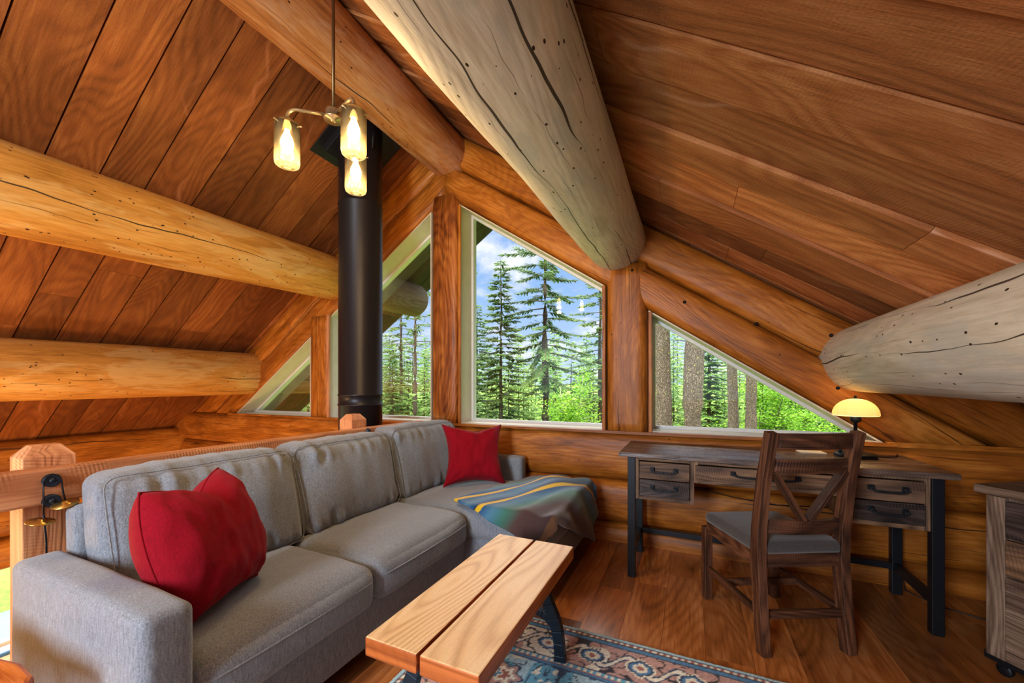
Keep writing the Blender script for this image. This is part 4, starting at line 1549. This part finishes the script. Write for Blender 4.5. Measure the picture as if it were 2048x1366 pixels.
# cable on the floor by the cabinet and one under the desk
mb = MB()
mb.tube([(-.02, 2.97, .50), (.10, 3.0, .47), (.25, 3.01, .44), (.50, 3.0, .42), (.8, 3.0, .44), (1.0, 3.0, .40)], .003, 6)
tag(mb.build('power_cord', M['iron']), 'thin black cord drooping behind the desk against the wall', 'cord')

# ============================================================ OUTDOORS
GZ = -2.95
mb = MB()
n = 40
for i in range(n + 1):
    for j in range(n + 1):
        X_, Y_ = -120 + 240 * i / n, -40 + 240 * j / n
        h_ = .25 * noise.noise(Vector((X_ * .06, Y_ * .06, 0))) - (0 if Y_ < 25 else (Y_ - 25) * -.03)
        mb.v.append(Vector((X_, Y_, GZ + h_ - .2)))
for i in range(n):
    for j in range(n):
        a_ = i * (n + 1) + j
        mb.face([a_, a_ + n + 1, a_ + n + 2, a_ + 1], [(0, 0)] * 4, .5, True)
struct(mb.build('ground', M['ground']))

def spray(mb, p, d, up, L, w, r, rng):
    """one drooping needle spray: a kite-shaped twig with a fold"""
    d = d.normalized()
    s = d.cross(up)
    if s.length < 1e-3:
        s = Vector((1, 0, 0))
    s.normalize()
    b = len(mb.v)
    tip = p + d * L + Vector((0, 0, -L * .18))
    mid = p + d * L * .45 + Vector((0, 0, L * .03))
    mb.v += [p, mid + s * w / 2 + Vector((0, 0, -w * .25)), tip, mid - s * w / 2 + Vector((0, 0, -w * .25)), mid]
    mb.face((b, b + 1, b + 4), [(0, 0)] * 3, r)
    mb.face((b + 1, b + 2, b + 4), [(0, 0)] * 3, r)
    mb.face((b + 2, b + 3, b + 4), [(0, 0)] * 3, r)
    mb.face((b + 3, b, b + 4), [(0, 0)] * 3, r)

def conifer_mesh(H, base, R, nb, ns, seed, tw=.30, droop=.25, ragged=.3, sw=.07, up_tilt=.1, trunk_r=.16, prof=1.0, sl=1.0):
    """returns foliage MB and trunk MB"""
    rg = random.Random(seed)
    F, T_ = MB(), MB()
    pts = [(.06 * H / 12 * noise.noise(Vector((k * .5, seed, 0))), .06 * H / 12 * noise.noise(Vector((k * .5, 5, seed))), H * k / 12) for k in range(13)]
    T_.tube(pts, [trunk_r * (1 - .93 * (k / 12) ** 1.15) for k in range(13)], 10)
    for i in range(nb):
        f = (i + rg.random()) / nb
        z = base + (H - base) * f * .985
        an = i * 2.399 + rg.uniform(-.5, .5)
        L = R * ((1 - f) ** prof) * rg.uniform(1 - ragged, 1 + ragged * .5) + .12
        if f < .12:
            L *= .55 + f * 3.5
        el = up_tilt * (2 * f - .7)
        d = Vector((math.cos(an), math.sin(an), el))
        p = Vector((0, 0, z))
        P = []
        m = 7
        for k in range(m + 1):
            q = k / m
            P.append(p + d * L * q + Vector((0, 0, -droop * L * q * q + .10 * L * q ** 4)))
        T_.tube(P, [max(.004, .022 * L / 2 * (1 - .85 * k / m)) for k in range(m + 1)], 4, closed_ends=False)
        cnt = max(5, int(ns * L / R))
        for k in range(cnt):
            q = .16 + .84 * (k + rg.random()) / cnt
            a_ = min(m - 1, int(q * m))
            c = P[a_].lerp(P[a_ + 1], q * m - a_)
            dr = (P[a_ + 1] - P[a_]).normalized()
            sd = 1 if k % 2 else -1
            lat = dr.cross(Vector((0, 0, 1))).normalized() * sd
            sp = rg.uniform(.5, 1.2)
            dd = (dr * rg.uniform(.5, 1.1) + lat * sp + Vector((0, 0, rg.uniform(-.35, .25))))
            LL = tw * sl * rg.uniform(.6, 1.3) * (1.15 - .5 * q)
            r = min(1, max(0, .35 + .4 * q + rg.uniform(-.35, .3)))
            spray(F, c, dd, Vector((0, 0, 1)), LL, sw * rg.uniform(.7, 1.3), r, rg)
            if rg.random() < .6:
                c2 = c + dd.normalized() * LL * .55
                spray(F, c2, dd + dr * rg.uniform(-.6, 1.2) + Vector((0, 0, rg.uniform(-.3, .3))), Vector((0, 0, 1)), LL * .7, sw * .9, r, rg)
    return F, T_

def tree_from(F, T_, name, label, loc, mats, group=None, rz=0, sc=1.0, cat='tree'):
    root = thing(name, label, cat, loc, rz, group)
    F.build('foliage', mats[0], root, fix=False)
    T_.build('trunk', mats[1], root)
    root.scale = (sc, sc, sc)
    return root

# the tall open fir in the middle window
F, T_ = conifer_mesh(15.5, 4.0, 3.3, 84, 120, 2, tw=.34, droop=.24, ragged=.5, sw=.075, up_tilt=.30, trunk_r=.23, prof=.6)
tree_from(F, T_, 'fir_tree', 'tall open-branched fir with bare straight trunk in the tall window', (-6.75, 18.95, GZ), (M['needle'], M['bark']))
# slim dark firs left of it
F, T_ = conifer_mesh(10.6, .8, 2.3, 130, 84, 5, tw=.32, droop=.18, ragged=.35, sw=.09, trunk_r=.13, prof=.85)
a1 = tree_from(F, T_, 'fir_tree', 'dark bushy fir just left of the tall fir trunk', (-8.6, 17.6, GZ), (M['needle'], M['bark_dark']), rz=.4, sc=1.0)
F, T_ = conifer_mesh(12.5, 1.6, 2.2, 96, 62, 7, tw=.28, droop=.2, ragged=.5, sw=.08, trunk_r=.14, prof=.8)
a2 = tree_from(F, T_, 'fir_tree', 'thin fir with pointed top at the left edge of the tall window', (-9.9, 15.5, GZ), (M['needle'], M['bark_dark']), rz=1.9)
for lab, loc, sc, rz, src in (
        ('slender dark fir standing behind the bushy fir in the tall window', (-11.6, 20.5, GZ), .86, 2.2, a1),
        ('dark fir half hidden by the stovepipe in the window beside it', (-17.5, 17.8, GZ), .80, .7, a1),
        ('tall ragged fir seen between the stovepipe and the reddish post', (-19.0, 22.5, GZ), 1.15, .2, a2),
        ('low full fir filling the bottom of the stovepipe window', (-15.1, 17.2, GZ), .58, 3.0, a1),
        ('broad fir at the foot of the tall window, left corner', (-10.9, 15.3, GZ), .50, 4.0, a1),
        ('ragged fir showing at the right edge of the tall window', (-4.6, 22.0, GZ), 1.15, 5.1, a2),
        ('dark fir between the two thick trunks of the desk window', (.9, 24.5, GZ), .80, 1.1, a1),
        ('fir seen through the lowest left triangular window', (-22.5, 15.0, GZ), .95, 1.5, a1),
        ('dense fir low behind the desk lamp in the desk window', (7.9, 19.8, GZ), .56, 2.9, a1),
        ('mid green fir to the right of the paired thin trunks', (5.2, 19.0, GZ), .55, 5.9, a1)):
    c = copy_tree(src)
    c.location = loc
    c.scale = (sc, sc, sc)
    c.rotation_euler = (0, 0, rz)
    c['label'] = lab

# bare thick trunks close to the house
def pine(label, x, y, r, lean, seed, H=19, cb=8.5):
    rg = random.Random(seed)
    F, T_ = MB(), MB()
    nn = 26
    pts = [(lean * k / nn * H + .05 * noise.noise(Vector((k * .3, seed, 1))), .05 * noise.noise(Vector((k * .3, 4, seed))), H * k / nn) for k in range(nn + 1)]
    T_.tube(pts, [r * (1.25 - .25 * min(1, k / 3)) * (1 - .75 * k / nn) for k in range(nn + 1)], 24, wob=.035, seed=seed)
    for i in range(40):
        z = cb + (H - cb) * i / 40
        an = rg.uniform(0, 2 * PI)
        L = 2.4 * (1 - (i / 40) ** 2 * .7)
        xx = lean * z
        d = Vector((math.cos(an), math.sin(an), .12))
        P = [Vector((xx, 0, z)) + d * L * q / 5 + Vector((0, 0, -.12 * L * (q / 5) ** 2)) for q in range(6)]
        T_.tube(P, [.03 * (1 - .15 * q) for q in range(6)], 5, closed_ends=False)
        for k in range(26):
            q = rg.uniform(.3, 1)
            c = P[0].lerp(P[-1], q)
            spray(F, c, Vector((rg.uniform(-1, 1), rg.uniform(-1, 1), rg.uniform(-.4, .4))) + d * .6, Vector((0, 0, 1)), .36, .09, rg.random(), rg)
    # dead stubs low on the trunk
    for i in range(7):
        z = rg.uniform(1.5, 7.5)
        an = rg.uniform(0, 2 * PI)
        d = Vector((math.cos(an), math.sin(an), rg.uniform(-.2, .3)))
        p = Vector((lean * z, 0, z))
        T_.tube([p, p + d * (r + .1), p + d * (r + rg.uniform(.2, .7)) + Vector((0, 0, -.05))], [.018, .012, .004], 5)
    return tree_from(F, T_, 'pine_tree', label, (x, y, GZ), (M['needle'], M['bark']))
pine('thick pine trunk with yellow lichen spots at the left of desk window', -.62, 11.6, .265, -.020, 31)
pine('thickest grey pine trunk, second from the left in desk window', .02, 11.4, .30, .012, 32)
pine('slim leaning pine trunk, left of the pair in the desk window', 1.66, 18.6, .235, -.022, 33)
pine('slim pine trunk, right of the pair in the desk window', 2.12, 18.0, .235, .016, 34)
pine('thin dark pine trunk seen between stovepipe and reddish post', -14.3, 18.1, .15, .004, 35, 14, 6.5)

# fresh green deciduous trees
def leafy(H, R, nb, nl, seed, zb=.5, ls=.10):
    rg = random.Random(seed)
    F, T_ = MB(), MB()
    stems = []
    for k in range(4):
        an = rg.uniform(0, 2 * PI)
        sp = R * .35
        P = [Vector((0, 0, 0))]
        for q in range(1, 9):
            f = q / 8
            P.append(Vector((math.cos(an) * sp * f + .12 * noise.noise(Vector((q * .7, k, seed))), math.sin(an) * sp * f, H * f * (1 - .1 * k))))
        T_.tube(P, [.05 * (1 - .85 * q / 8) for q in range(9)], 7)
        stems.append(P)
    for i in range(nb):
        P = rg.choice(stems)
        f = rg.uniform(.12, 1) ** .8
        a_ = min(7, int(f * 8))
        c = P[a_].lerp(P[min(8, a_ + 1)], f * 8 - a_)
        an = rg.uniform(0, 2 * PI)
        L = R * rg.uniform(.4, 1) * (1 - f * .75)
        d = Vector((math.cos(an), math.sin(an), rg.uniform(.1, .8)))
        Q = [c + d * L * q / 4 + Vector((0, 0, -.1 * L * (q / 4) ** 2)) for q in range(5)]
        T_.tube(Q, [.012 * (1 - .2 * q) for q in range(5)], 4, closed_ends=False)
        for k in range(nl):
            q = rg.uniform(.15, 1.05)
            p = Q[0].lerp(Q[-1], q) + Vector((rg.gauss(0, .13), rg.gauss(0, .13), rg.gauss(0, .11))) * R / 1.6
            dd = Vector((rg.uniform(-1, 1), rg.uniform(-1, 1), rg.uniform(-.7, .5)))
            up = Vector((rg.uniform(-1, 1), rg.uniform(-1, 1), 1)).normalized()
            s_ = dd.cross(up)
            if s_.length < .05:
                continue
            s_.normalize()
            dd.normalize()
            l_ = ls * rg.uniform(.6, 1.3)
            b = len(F.v)
            F.v += [p, p + dd * l_ * .5 + s_ * l_ * .36, p + dd * l_, p + dd * l_ * .5 - s_ * l_ * .36]
            F.face((b, b + 1, b + 2, b + 3), [(0, 0)] * 4, min(1, max(0, rg.gauss(.5, .28))))
    return F, T_
F, T_ = leafy(4.6, 2.0, 90, 70, 3)
b1 = tree_from(F, T_, 'birch_tree', 'bright green young birch in the lower right of the tall window', (-4.15, 15.4, GZ), (M['leaf'], M['bark_pale']), sc=1.0)
F, T_ = leafy(3.6, 1.9, 90, 70, 8)
b2 = tree_from(F, T_, 'leafy_tree', 'lime green leafy tree behind the slim trunk pair in desk window', (2.9, 20.5, GZ), (M['leaf'], M['bark_dark']), sc=1.25)
for lab, loc, sc, rz, src in (
        ('lime green shrub filling the desk window behind the chair top', (4.2, 17.2, GZ), .85, 1.0, b2),
        ('light green shrub low between thick pine trunks in desk window', (1.0, 15.5, GZ), .62, 2.0, b2),
        ('bright shrub near the lower right tip of the desk window', (6.6, 15.8, GZ), .80, 3.3, b2),
        ('small light green sapling low beside the reddish post outside', (-13.2, 19.5, GZ), .80, 4.1, b1),
        ('tall light green tree near the right edge of the tall window', (-3.4, 24.5, GZ), 1.25, .6, b1),
        ('leafy green tree further back in the desk window', (4.3, 26.0, GZ), 1.20, 2.6, b1)):
    c = copy_tree(src)
    c.location = loc
    c.scale = (sc, sc, sc)
    c.rotation_euler = (0, 0, rz)
    c['label'] = lab

# the forest behind
protos = []
for k in range(3):
    F, T_ = conifer_mesh(11, .4, 2.1, 70, 26, 90 + k, tw=.55, droop=.16, ragged=.3, sw=.20, trunk_r=.12, prof=.9)
    protos.append(tree_from(F, T_, 'forest_fir', 'sunlit fir in the dense forest backdrop beyond the near trees', (-200 + k, 190, -300), (M['needle_far'], M['bark_dark']), 'firs of the forest backdrop'))
rf = random.Random(12)
cnt = 0
first = [True] * 3
for row, (dist, num) in enumerate(((26, 26), (31, 26), (37, 27), (45, 27), (56, 27))):
    for i in range(num):
        an = math.radians(-63 + 88 * (i + rf.uniform(-.35, .35)) / num)      # from the wall normal
        d = dist * rf.uniform(.92, 1.08)
        k = rf.randrange(3)
        if first[k]:
            c = protos[k]
            first[k] = False
        else:
            c = copy_tree(protos[k])
        sc = rf.uniform(.52, .80) * (.62 + .38 * dist / 33)
        c.location = (d * math.sin(an), d * math.cos(an), GZ + (0 if dist < 30 else (dist - 25) * .02))
        c.scale = (sc, sc, sc)
        c.rotation_euler = (0, 0, rf.uniform(0, 6))
        cnt += 1
        dg = math.degrees(an)
        win = ('lowest left triangular window' if dg < -52 else 'window beside the stovepipe' if dg < -34 else 'tall middle window' if dg < -8 else 'desk window')
        rw = 'nearer edge' if row < 2 else 'far background'
        c['label'] = 'light green forest fir, %s, seen through the %s' % (rw, win)
        c['group'] = 'forest firs, %s, %s' % (rw, win)

# pale tub with a blue cover on the lawn, seen through the low window
root = thing('hot_tub', 'white outdoor tub with blue cover on the lawn past low window', 'tub', (-9.3, 1.95, GZ - .2))
mb = soft((1.5, 1.5, .62), 12, .06, at=(0, 0, .31))
mb.build('shell', M['white'], root)
mb = soft((1.54, 1.54, .10), 12, .03, at=(0, 0, .66))
mb.build('cover', flat('blue_vinyl', lin('#3c5878'), .5), root)
